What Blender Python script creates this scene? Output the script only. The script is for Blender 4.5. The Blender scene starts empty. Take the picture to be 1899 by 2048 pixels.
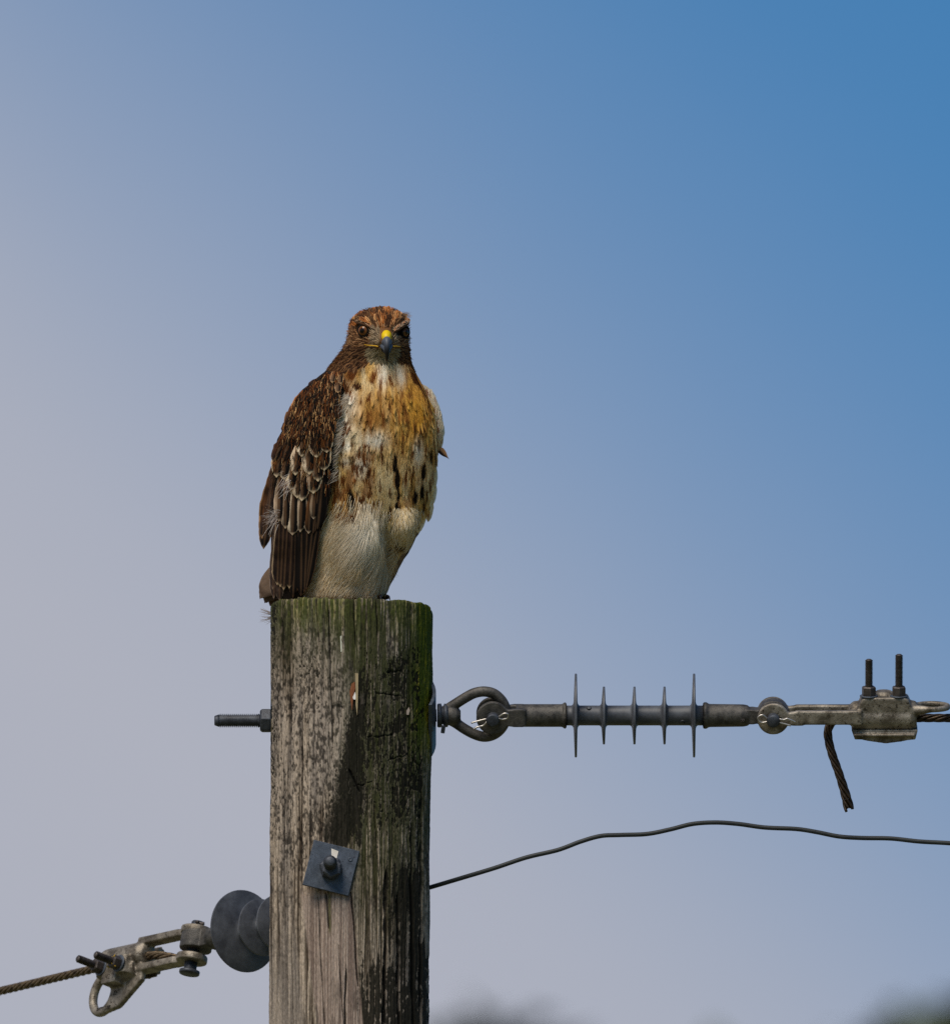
import bpy, bmesh, math, random
import numpy as np
from mathutils import Matrix, Vector

random.seed(7)
RNG = np.random.default_rng(7)
SC = bpy.context.scene
COL = SC.collection

# ------------------------------------------------------------------ camera
S = 1300.0                      # photograph pixels per metre at the pole
Z0 = 42.8                       # metres from the lens to the pole
TILT = math.radians(11.0)       # the lens looks up at the pole top
CAMZ = 1.6
FW = np.array([0.0, math.cos(TILT), math.sin(TILT)])
RT = np.array([1.0, 0.0, 0.0])
UP = np.array([0.0, -math.sin(TILT), math.cos(TILT)])
# pole axis stands at x = 0, y = 0
_cx = (949.5 - 703.0) / S
_h0 = (1300.0 - 1024.0) / S
# height of the pole point seen at row 1300 in the plane d = 0
CAM = np.array([_cx, 0.0, CAMZ])
CAM[1] = -(FW[1] * Z0 - UP[1] * _h0)
ZREF = CAMZ + FW[2] * Z0 - UP[2] * _h0


def PX(px, py, d=0.0):
    """measurement in photograph pixels (+ depth in the same unit) -> metres in the place"""
    px = np.asarray(px, float); py = np.asarray(py, float); d = np.asarray(d, float)
    k = 1.0 + d / (S * Z0)
    a = (px - 949.5) / S * k
    b = -(py - 1024.0) / S * k
    z = Z0 + d / S
    return CAM + a[..., None] * RT + b[..., None] * UP + z[..., None] * FW


def V3(v):
    """direction given as (right, up, away) -> place axes"""
    v = np.asarray(v, float)
    return v[0] * RT + v[1] * UP + v[2] * FW


def project(w):
    w = np.asarray(w, float) - CAM
    z = w @ FW
    return 949.5 + (w @ RT) / z * Z0 * S, 1024.0 - (w @ UP) / z * Z0 * S


cam_d = bpy.data.cameras.new('camera')
cam = bpy.data.objects.new('camera', cam_d)
COL.objects.link(cam)
cam.location = CAM
cam.rotation_euler = (math.pi / 2 + TILT, 0, 0)
cam_d.sensor_fit = 'VERTICAL'
cam_d.sensor_height = 24.0
cam_d.lens = 24.0 * Z0 / (2048.0 / S)
cam_d.clip_start = 0.5
cam_d.clip_end = 6000.0
cam_d.dof.use_dof = True
cam_d.dof.focus_distance = Z0 - 0.07
cam_d.dof.aperture_fstop = 6.3
SC.camera = cam

# ------------------------------------------------------------------ sky
SUN_EL, SUN_AZ = math.radians(52), math.radians(205)
world = bpy.data.worlds.new('World')
SC.world = world
world.use_nodes = True
wn, wl = world.node_tree.nodes, world.node_tree.links
wn.clear()
w_out = wn.new('ShaderNodeOutputWorld')
w_bg = wn.new('ShaderNodeBackground')
w_bg.inputs['Strength'].default_value = 0.1
wl.new(w_bg.outputs[0], w_out.inputs[0])
sky = wn.new('ShaderNodeTexSky')
sky.sky_type = 'NISHITA'
sky.sun_disc = False
sky.sun_elevation = SUN_EL
sky.sun_rotation = SUN_AZ
sky.air_density = 1.0
sky.dust_density = 1.0
sky.ozone_density = 2.0
tint = wn.new('ShaderNodeMix'); tint.data_type = 'RGBA'; tint.blend_type = 'MULTIPLY'
tint.inputs['Factor'].default_value = 1.0
tint.inputs[7].default_value = (0.25, 0.57, 0.82, 1)
wl.new(sky.outputs[0], tint.inputs[6])
# a thin bank of cloud whose soft edge crosses the sky from upper left to lower right
tc = wn.new('ShaderNodeTexCoord')
edge_dir = 0.74 / (1899 / S / Z0) * RT + 0.90 / (2048 / S / Z0) * UP
dot = wn.new('ShaderNodeVectorMath'); dot.operation = 'DOT_PRODUCT'
dot.inputs[1].default_value = edge_dir
wl.new(tc.outputs['Generated'], dot.inputs[0])
soft = wn.new('ShaderNodeTexNoise'); soft.inputs['Scale'].default_value = 42.0
soft.inputs['Detail'].default_value = 2.0
wl.new(tc.outputs['Generated'], soft.inputs['Vector'])
addn = wn.new('ShaderNodeMath'); addn.operation = 'MULTIPLY_ADD'
wl.new(soft.outputs['Fac'], addn.inputs[0])
addn.inputs[1].default_value = 0.10
wl.new(dot.outputs['Value'], addn.inputs[2])
mr = wn.new('ShaderNodeMapRange'); mr.interpolation_type = 'LINEAR'
mr.inputs['From Min'].default_value = -0.15 - 0.30 + 0.05
mr.inputs['From Max'].default_value = 1.15 - 0.30 + 0.05
wl.new(addn.outputs[0], mr.inputs['Value'])
ramp = wn.new('ShaderNodeValToRGB')
cr = ramp.color_ramp
cr.interpolation = 'LINEAR'
cr.elements[0].position = 0.0; cr.elements[0].color = (1, 1, 1, 1)
cr.elements[1].position = 1.0; cr.elements[1].color = (0, 0, 0, 1)
for b_, k_ in ((0.0, 0.93), (0.12, 0.81), (0.25, 0.65), (0.38, 0.50), (0.5, 0.37), (0.62, 0.26), (0.75, 0.16), (0.88, 0.085), (1.0, 0.035)):
    e = cr.elements.new((b_ + 0.15) / 1.30); e.color = (k_, k_, k_, 1)
wl.new(mr.outputs[0], ramp.inputs[0])
veil = wn.new('ShaderNodeMix'); veil.data_type = 'RGBA'
wl.new(ramp.outputs[0], veil.inputs['Factor'])
wl.new(tint.outputs[2], veil.inputs[6])
veil.inputs[7].default_value = (4.20, 4.38, 5.10, 1)
wl.new(veil.outputs[2], w_bg.inputs['Color'])

sun_d = bpy.data.lights.new('sun', 'SUN')
sun_d.energy = 3.8
sun_d.angle = math.radians(34)
sun_d.color = (1.0, 0.90, 0.76)
sun = bpy.data.objects.new('sun', sun_d)
COL.objects.link(sun)
sdir = Vector((math.sin(SUN_AZ) * math.cos(SUN_EL), math.cos(SUN_AZ) * math.cos(SUN_EL), math.sin(SUN_EL)))
sun.rotation_euler = sdir.to_track_quat('Z', 'Y').to_euler()
sun.location = (0, 0, 30)

SC.view_settings.view_transform = 'Standard'
SC.view_settings.look = 'None'
SC.view_settings.exposure = 0.0
SC.view_settings.gamma = 1.0
SC.view_settings.use_curve_mapping = False
SC.render.engine = 'CYCLES'
SC.cycles.use_denoising = False
SC.cycles.max_bounces = 6


# ------------------------------------------------------------------ helpers
def lin(r, g, b):
    c = np.array([r, g, b], float) / 255.0
    return np.where(c <= 0.04045, c / 12.92, ((c + 0.055) / 1.055) ** 2.4)


def lin4(r, g, b):
    return (*lin(r, g, b), 1.0)


def smooth(a, b, x):
    t = np.clip((x - a) / (b - a), 0, 1)
    return t * t * (3 - 2 * t)


def _hash(ix, iy, seed):
    h = (ix.astype(np.int64) * 374761393 + iy.astype(np.int64) * 668265263 + seed * 1442695041) & 0x7fffffff
    h = (h ^ (h >> 13)) * 1274126177 & 0x7fffffff
    h = h ^ (h >> 16)
    return (h & 0xffff) / 65535.0


def vnoise(x, y, seed=0):
    x = np.asarray(x, float); y = np.asarray(y, float)
    ix = np.floor(x); iy = np.floor(y)
    fx = x - ix; fy = y - iy
    fx = fx * fx * (3 - 2 * fx); fy = fy * fy * (3 - 2 * fy)
    a = _hash(ix, iy, seed); b = _hash(ix + 1, iy, seed)
    c = _hash(ix, iy + 1, seed); d = _hash(ix + 1, iy + 1, seed)
    return (a * (1 - fx) + b * fx) * (1 - fy) + (c * (1 - fx) + d * fx) * fy


def fbm(x, y, seed=0, oct=4, gain=0.5):
    s = 0; a = 1; n = 0
    for k in range(oct):
        s = s + a * vnoise(x * 2 ** k, y * 2 ** k, seed + 17 * k); n += a; a *= gain
    return s / n


def tag(o, label=None, cat=None, group=None, kind=None):
    if label: o['label'] = label
    if cat: o['category'] = cat
    if group: o['group'] = group
    if kind: o['kind'] = kind
    return o


def empty(name, loc, label, cat, group=None, mat3=None):
    o = bpy.data.objects.new(name, None)
    o.empty_display_size = 0.05
    COL.objects.link(o)
    if mat3 is not None:
        M = Matrix(np.asarray(mat3, float).tolist()).to_4x4()
        M.translation = Vector(loc)
        o.matrix_world = M
    else:
        o.location = loc
    return tag(o, label, cat, group)


class MB:
    """collects vertices and faces for ONE mesh"""
    def __init__(self):
        self.v = []; self.f = []; self.c = []; self.n = 0

    def add(self, v, f, c=None):
        v = np.asarray(v, float).reshape(-1, 3)
        self.v.append(v)
        self.f.extend([tuple(int(i) + self.n for i in q) for q in f])
        if c is not None:
            c = np.asarray(c, float)
            if c.ndim == 1:
                c = np.tile(c, (len(v), 1))
            self.c.append(c)
        self.n += len(v)
        return self

    def build(self, name, mat, parent=None, smooth_=True, bevel=0, xf=None, kind=None, label=None):
        v = np.concatenate(self.v)
        if xf is not None:
            v = xf(v)
        me = bpy.data.meshes.new(name)
        me.from_pydata(v.tolist(), [], self.f)
        if self.c:
            cc = np.concatenate(self.c)
            at = me.color_attributes.new('Col', 'FLOAT_COLOR', 'POINT')
            at.data.foreach_set('color', np.column_stack([cc, np.ones(len(cc))]).astype(np.float32).ravel())
        me.materials.append(mat)
        if smooth_:
            me.polygons.foreach_set('use_smooth', [True] * len(me.polygons))
        me.update()
        o = bpy.data.objects.new(name, me)
        COL.objects.link(o)
        if parent is not None:
            o.parent = parent
        if bevel:
            m = o.modifiers.new('bevel', 'BEVEL'); m.width = bevel; m.segments = 2
            m.limit_method = 'ANGLE'; m.angle_limit = math.radians(35); m.harden_normals = True
        if kind: o['kind'] = kind
        if label: o['label'] = label
        return o


def frame_of(t):
    t = np.asarray(t, float); t = t / np.linalg.norm(t)
    a = np.array([0, 0, 1.0]) if abs(t[2]) < 0.9 else np.array([1.0, 0, 0])
    s = np.cross(a, t); s /= np.linalg.norm(s)
    return t, s, np.cross(t, s)


def m_tube(mb, path, rad, n=10, cap=True, c=None):
    path = np.asarray(path, float)
    k = len(path)
    rad = np.broadcast_to(np.asarray(rad, float), (k,))
    tan = np.gradient(path, axis=0)
    tan /= np.linalg.norm(tan, axis=1)[:, None] + 1e-12
    _, s, b = frame_of(tan[0])
    rings = []
    ang = np.linspace(0, 2 * math.pi, n, endpoint=False)
    for i in range(k):
        t = tan[i]
        s = s - t * (s @ t); s /= np.linalg.norm(s) + 1e-12
        b = np.cross(t, s)
        rings.append(path[i] + rad[i] * (np.cos(ang)[:, None] * s + np.sin(ang)[:, None] * b))
    v = np.concatenate(rings)
    f = []
    for i in range(k - 1):
        for j in range(n):
            f.append((i * n + j, i * n + (j + 1) % n, (i + 1) * n + (j + 1) % n, (i + 1) * n + j))
    if cap:
        f.append(tuple(range(n))[::-1]); f.append(tuple((k - 1) * n + j for j in range(n)))
    mb.add(v, f, c)
    return mb


def m_lathe(mb, prof, n=32, origin=(0, 0, 0), axis=(1, 0, 0), c=None, cap=True, squash=None):
    """prof: (distance along the axis, radius)"""
    t, s, b = frame_of(axis)
    if abs(axis[0]) == 1:
        s, b = np.array([0, 1.0, 0]), np.array([0, 0, 1.0]) * np.sign(axis[0])
    ang = np.linspace(0, 2 * math.pi, n, endpoint=False)
    o = np.asarray(origin, float)
    v = []
    for (x, r) in prof:
        v.append(o + t * x + r * (np.cos(ang)[:, None] * s + np.sin(ang)[:, None] * b))
    k = len(prof)
    f = []
    for i in range(k - 1):
        for j in range(n):
            f.append((i * n + j, i * n + (j + 1) % n, (i + 1) * n + (j + 1) % n, (i + 1) * n + j))
    if cap:
        f.append(tuple(range(n))[::-1]); f.append(tuple((k - 1) * n + j for j in range(n)))
    mb.add(np.concatenate(v), f, c)
    return mb


def m_box(mb, c0, size, R=None, c=None):
    h = np.asarray(size, float) / 2
    v = np.array([[sx * h[0], sy * h[1], sz * h[2]] for sx in (-1, 1) for sy in (-1, 1) for sz in (-1, 1)])
    if R is not None:
        v = v @ np.asarray(R, float).T
    v = v + np.asarray(c0, float)
    mb.add(v, [(0, 1, 3, 2), (4, 6, 7, 5), (0, 4, 5, 1), (2, 3, 7, 6), (0, 2, 6, 4), (1, 5, 7, 3)], c)
    return mb


def m_prism(mb, poly, y0, y1, hole=None, c=None):
    """closed polygon in (x, z) pulled from y0 to y1; hole = (cx, cz, r)"""
    poly = np.asarray(poly, float); n = len(poly)
    v = np.concatenate([np.column_stack([poly[:, 0], np.full(n, y), poly[:, 1]]) for y in (y0, y1)])
    f = [(i, (i + 1) % n, n + (i + 1) % n, n + i) for i in range(n)]
    f += [tuple(range(n))[::-1], tuple(n + i for i in range(n))]
    mb.add(v, f, c)
    return mb


def rot(axis, deg):
    return np.array(Matrix.Rotation(math.radians(deg), 3, axis))


def catmull(pts, per=8):
    p = np.asarray(pts, float)
    p = np.vstack([2 * p[0] - p[1], p, 2 * p[-1] - p[-2]])
    out = []
    for i in range(1, len(p) - 2):
        for t in np.linspace(0, 1, per, endpoint=False):
            a, b, c_, d = p[i - 1], p[i], p[i + 1], p[i + 2]
            out.append(0.5 * (2 * b + (c_ - a) * t + (2 * a - 5 * b + 4 * c_ - d) * t * t + (3 * b - a - 3 * c_ + d) * t ** 3))
    out.append(p[-2])
    return np.array(out)


# ------------------------------------------------------------------ materials
def new_mat(name):
    m = bpy.data.materials.new(name); m.use_nodes = True
    nt = m.node_tree
    b = nt.nodes['Principled BSDF']
    return m, nt.nodes, nt.links, b


def noise_node(n, l, scale, detail=4, rough=0.55, vec=None, stretch=None):
    t = n.new('ShaderNodeTexNoise')
    t.inputs['Scale'].default_value = scale
    t.inputs['Detail'].default_value = detail
    t.inputs['Roughness'].default_value = rough
    co = n.new('ShaderNodeTexCoord')
    src = co.outputs['Object']
    if stretch:
        mp = n.new('ShaderNodeMapping'); mp.inputs['Scale'].default_value = stretch
        l.new(src, mp.inputs['Vector']); src = mp.outputs[0]
    l.new(src, t.inputs['Vector'])
    return t


def grimy(name, c_a, c_b, rough=(0.45, 0.7), metal=0.0, scale=60, bump=0.15, bscale=500, spots=None, spec=0.4, unit=1.0):
    scale, bscale = scale * unit, bscale * unit
    """two-tone surface: base, worn / dirty patches, fine relief"""
    m, n, l, b = new_mat(name)
    t = noise_node(n, l, scale, 5, 0.65)
    r = n.new('ShaderNodeValToRGB')
    r.color_ramp.elements[0].position = 0.36; r.color_ramp.elements[0].color = (*c_a, 1)
    r.color_ramp.elements[1].position = 0.66; r.color_ramp.elements[1].color = (*c_b, 1)
    l.new(t.outputs['Fac'], r.inputs[0])
    col = r.outputs[0]
    if spots is not None:
        t3 = noise_node(n, l, scale * 4.5, 3, 0.6)
        r3 = n.new('ShaderNodeValToRGB')
        r3.color_ramp.elements[0].position = 0.56; r3.color_ramp.elements[0].color = (0, 0, 0, 1)
        r3.color_ramp.elements[1].position = 0.70; r3.color_ramp.elements[1].color = (1, 1, 1, 1)
        l.new(t3.outputs['Fac'], r3.inputs[0])
        mx = n.new('ShaderNodeMix'); mx.data_type = 'RGBA'
        l.new(r3.outputs[0], mx.inputs['Factor']); l.new(col, mx.inputs[6])
        mx.inputs[7].default_value = (*spots, 1)
        col = mx.outputs[2]
    l.new(col, b.inputs['Base Color'])
    rr = n.new('ShaderNodeMapRange')
    rr.inputs['To Min'].default_value = rough[0]; rr.inputs['To Max'].default_value = rough[1]
    l.new(t.outputs['Fac'], rr.inputs['Value']); l.new(rr.outputs[0], b.inputs['Roughness'])
    b.inputs['Metallic'].default_value = metal
    b.inputs['Specular IOR Level'].default_value = spec
    t2 = noise_node(n, l, bscale, 3, 0.6)
    bp = n.new('ShaderNodeBump'); bp.inputs['Strength'].default_value = bump
    bp.inputs['Distance'].default_value = 0.001
    l.new(t2.outputs['Fac'], bp.inputs['Height']); l.new(bp.outputs[0], b.inputs['Normal'])
    return m


M_STEEL = grimy('dark_galvanised_steel', lin(44, 46, 52), lin(76, 80, 88), (0.42, 0.64), 0.45, 70, 0.3, 700, lin(40, 40, 44), unit=1 / 1300.0)
M_IRON = grimy('weathered_forged_iron', lin(52, 50, 48), lin(92, 88, 83), (0.45, 0.68), 0.4, 80, 0.4, 600, lin(44, 42, 40), unit=1 / 1300.0)
M_PLATE = grimy('blue_grey_zinc_plate', lin(56, 62, 71), lin(80, 87, 98), (0.42, 0.62), 0.35, 60, 0.25, 900, lin(52, 56, 64), unit=1 / 1300.0)
M_CAST = grimy('brown_stained_cast_aluminium', lin(84, 76, 65), lin(158, 149, 136), (0.42, 0.68), 0.6, 42, 0.6, 420, lin(56, 49, 40), unit=1 / 1300.0)
M_BOLT = grimy('brown_bolt_steel', lin(58, 52, 50), lin(86, 79, 76), (0.4, 0.6), 0.45, 90, 0.3, 900, unit=1 / 1300.0)
M_POLY = grimy('grey_polymer_rubber', lin(58, 60, 66), lin(84, 87, 94), (0.42, 0.56), 0.0, 40, 0.12, 900, unit=1 / 1300.0)
M_BRIGHT = grimy('bright_stainless_wire', lin(160, 154, 148), lin(190, 184, 178), (0.3, 0.45), 0.8, 60, 0.05, 900, unit=1 / 1300.0)
M_STRAND = grimy('tarnished_conductor_wire', lin(62, 51, 40), lin(124, 106, 82), (0.36, 0.52), 0.6, 120, 0.15, 800)
M_STRAND_DARK = grimy('shade_toned_tarnished_copper', lin(28, 22, 18), lin(68, 54, 40), (0.36, 0.52), 0.6, 120, 0.15, 800)  # right cable: tarnish plus the shade on its tail, put into the colour
M_WIRE = grimy('black_insulated_wire', lin(30, 32, 34), lin(42, 46, 46), (0.5, 0.65), 0.0, 80, 0.1, 800)
M_PALE = grimy('chipped_pale_lining', lin(200, 192, 178), lin(222, 214, 204), (0.5, 0.7), 0.0, 200, 0.2, 900, unit=1 / 1300.0)
M_MARK = grimy('dark_lettering', lin(50, 44, 38), lin(66, 58, 50), (0.6, 0.8), 0.0, 200, 0.1, 900, unit=1 / 1300.0)  # darker tone of the raised letters on the left clamp
M_YMOSS = grimy('yellow_lichen', lin(140, 110, 30), lin(176, 146, 50), (0.8, 0.9), 0.0, 400, 0.5, 900, unit=1 / 1300.0)


def vcol_mat(name, rough=0.75, spec=0.2, nscale=900, namt=0.25, bump=0.3, stretch=None, dist=0.0012, detail=4):
    m, n, l, b = new_mat(name)
    a = n.new('ShaderNodeAttribute'); a.attribute_name = 'Col'
    t = noise_node(n, l, nscale, detail, 0.65, stretch=stretch)
    mr_ = n.new('ShaderNodeMapRange')
    mr_.inputs['From Min'].default_value = 0.25; mr_.inputs['From Max'].default_value = 0.75
    mr_.inputs['To Min'].default_value = 1 - namt; mr_.inputs['To Max'].default_value = 1 + namt
    l.new(t.outputs['Fac'], mr_.inputs['Value'])
    mx = n.new('ShaderNodeMix'); mx.data_type = 'RGBA'; mx.blend_type = 'MULTIPLY'
    mx.inputs['Factor'].default_value = 1
    l.new(a.outputs['Color'], mx.inputs[6]); l.new(mr_.outputs[0], mx.inputs[7])
    l.new(mx.outputs[2], b.inputs['Base Color'])
    b.inputs['Roughness'].default_value = rough
    b.inputs['Specular IOR Level'].default_value = spec
    bp = n.new('ShaderNodeBump'); bp.inputs['Strength'].default_value = bump
    bp.inputs['Distance'].default_value = dist
    l.new(t.outputs['Fac'], bp.inputs['Height']); l.new(bp.outputs[0], b.inputs['Normal'])
    return m


M_WOOD = vcol_mat('weathered_pole_wood', 0.9, 0.12, 620, 0.6, 0.45, (1, 1, 0.22), 0.0012, 6)
M_PLUME = vcol_mat('plumage', 0.8, 0.10, 1500, 0.20, 0.25, (1, 1, 0.35), 0.0006, 3)
M_BEAK = vcol_mat('horn_beak', 0.45, 0.3, 600, 0.15, 0.1, None, 0.0004)
M_EYE = vcol_mat('eye_surface', 0.08, 0.28, 900, 0.1, 0.0)
M_SPLINTER = vcol_mat('raw_split_wood', 0.85, 0.15, 600, 0.25, 0.4, (1, 1, 0.2))

# ------------------------------------------------------------------ ground
gm, gn, gl, gb = new_mat('dry_meadow')
t_ = noise_node(gn, gl, 0.35, 8, 0.65)
r_ = gn.new('ShaderNodeValToRGB')
r_.color_ramp.elements[0].color = (0.07, 0.085, 0.03, 1); r_.color_ramp.elements[1].color = (0.20, 0.18, 0.09, 1)
gl.new(t_.outputs['Fac'], r_.inputs[0]); gl.new(r_.outputs[0], gb.inputs['Base Color'])
gb.inputs['Roughness'].default_value = 0.95
g = MB()
m_ = 96
ang = np.linspace(0, 2 * math.pi, m_, endpoint=False)
rr = [2, 20, 120, 600, 3500]
vv = [np.zeros((1, 3))] + [np.column_stack([r * np.cos(ang), r * np.sin(ang), np.zeros(m_)]) for r in rr]
ff = [(0, 1 + j, 1 + (j + 1) % m_) for j in range(m_)]
for k in range(len(rr) - 1):
    for j in range(m_):
        a0 = 1 + k * m_; b0 = a0 + m_
        ff.append((a0 + j, b0 + j, b0 + (j + 1) % m_, a0 + (j + 1) % m_))
g.add(np.concatenate(vv), ff)
tag(g.build('ground', gm), kind='structure')

# ------------------------------------------------------------------ far trees
lm, ln, ll, lb = new_mat('tree_leaves')
t_ = noise_node(ln, ll, 1.3, 4, 0.6)
r_ = ln.new('ShaderNodeValToRGB')
r_.color_ramp.elements[0].position = 0.35; r_.color_ramp.elements[0].color = (0.030, 0.045, 0.018, 1)
r_.color_ramp.elements[1].position = 0.7; r_.color_ramp.elements[1].color = (0.075, 0.095, 0.035, 1)
ll.new(t_.outputs['Fac'], r_.inputs[0]); ll.new(r_.outputs[0], lb.inputs['Base Color'])
lb.inputs['Roughness'].default_value = 0.7
bark = grimy('tree_bark', lin(70, 58, 46), lin(100, 86, 70), (0.85, 0.95), 0.0, 6, 0.6, 30)
TREE_Y = 118.0


def far_tree(px, top_py, width, y, label, seed):
    """broad-leaved tree beyond the pole whose top shows at the lower edge of the view"""
    rg = np.random.default_rng(seed)
    ray = PX(px, top_py, 0) - CAM
    k = (y - CAM[1]) / ray[1]
    top = CAM + ray * k
    H = top[2]
    o = empty('broadleaf_tree', (top[0], y, 0), label, 'tree', 'trees beyond the pole')
    mb = MB()
    tr = np.array([[0, 0, -0.2], [0.1, 0, H * 0.2], [-0.15, 0.1, H * 0.45], [0.05, 0, H * 0.78], [0, 0, H * 0.93]])
    m_tube(mb, catmull(tr, 6), np.linspace(0.42, 0.05, 25), 12)
    crown_r = width
    for b in range(16):
        z0 = H * (0.35 + 0.5 * rg.random()); a = rg.random() * 6.283
        ln_ = crown_r * (0.5 + 0.45 * rg.random()) * (1.15 - z0 / H)
        e_ = np.array([math.cos(a) * ln_, math.sin(a) * ln_, z0 + ln_ * 0.55])
        s_ = np.array([0, 0, z0]); mid = (s_ + e_) / 2 + np.array([0, 0, -0.25])
        m_tube(mb, catmull([s_, mid, e_], 5), np.linspace(0.13, 0.02, 11), 7)
    mb.build('trunk', bark, o)
    # crown: leaf clumps of small leaf-sized faces spread through the volume
    cl = MB()
    cen = H * 0.66; hz = H * 0.34
    n_cl = 800
    vs = []
    base = np.array([[-0.5, 0, 0], [0, 0.28, 0.05], [0.5, 0, 0], [0, -0.28, 0.05]])
    for i in range(n_cl):
        zc = 1 - 2 * (i + .5) / n_cl                       # clumps spread evenly over the dome, then inward
        az = i * 2.399963
        q = np.array([math.sqrt(1 - zc * zc) * math.cos(az), math.sqrt(1 - zc * zc) * math.sin(az), zc]) * (0.90 if i % 3 else .65) * (1 + .025 * rg.normal())
        c = np.array([q[0] * crown_r, q[1] * crown_r, cen + q[2] * hz])
        rc = crown_r * (0.11 + 0.04 * rg.random())
        for pt in np.clip(rg.normal(0, 0.42, (64, 3)), -.9, .9) * rc + c:
            Rm = np.array(Matrix.Rotation(rg.random() * 6.283, 3, 'Z') @ Matrix.Rotation(rg.random() * 2.2 - 1.1, 3, 'X') @ Matrix.Rotation(rg.random() * 6.283, 3, 'Z'))
            vs.append(base * (0.26 + 0.2 * rg.random()) @ Rm.T + pt)
    v = np.concatenate(vs)
    v[:, 2] += H - v[:, 2].max()
    f = np.arange(len(v)).reshape(-1, 4).tolist()
    cl.add(v, f)
    cl.build('crown', lm, o, smooth_=False)
    return o


far_tree(945, 2014, 3.1, TREE_Y, 'dark rounded treetop out of focus just right of the wooden pole', 3)
far_tree(1965, 1962, 4.2, TREE_Y + 8, 'dark treetop out of focus in the lower right corner', 5)

# ------------------------------------------------------------------ wooden pole
PR = 162.0 / S
pole = empty('utility_pole', (0, 0, 0), 'weathered round wooden utility pole with green moss and a hawk on top', 'pole')
th = np.concatenate([np.linspace(-math.pi, -1.62, 90, endpoint=False), np.linspace(-1.62, 1.62, 540, endpoint=False), np.linspace(1.62, math.pi, 90, endpoint=False)])      # 0 faces the lens
ncol = len(th)
z_hi = ZREF - (1203.0 - 1300.0) / S / UP[2]
rows_px = np.concatenate([np.arange(0, 870, 1.3)])            # rows going down from the rim
below = np.array([0.75, 1.2, 2, 4, 7, z_hi + 0.3])             # metres under the rim, to the ground


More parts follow.
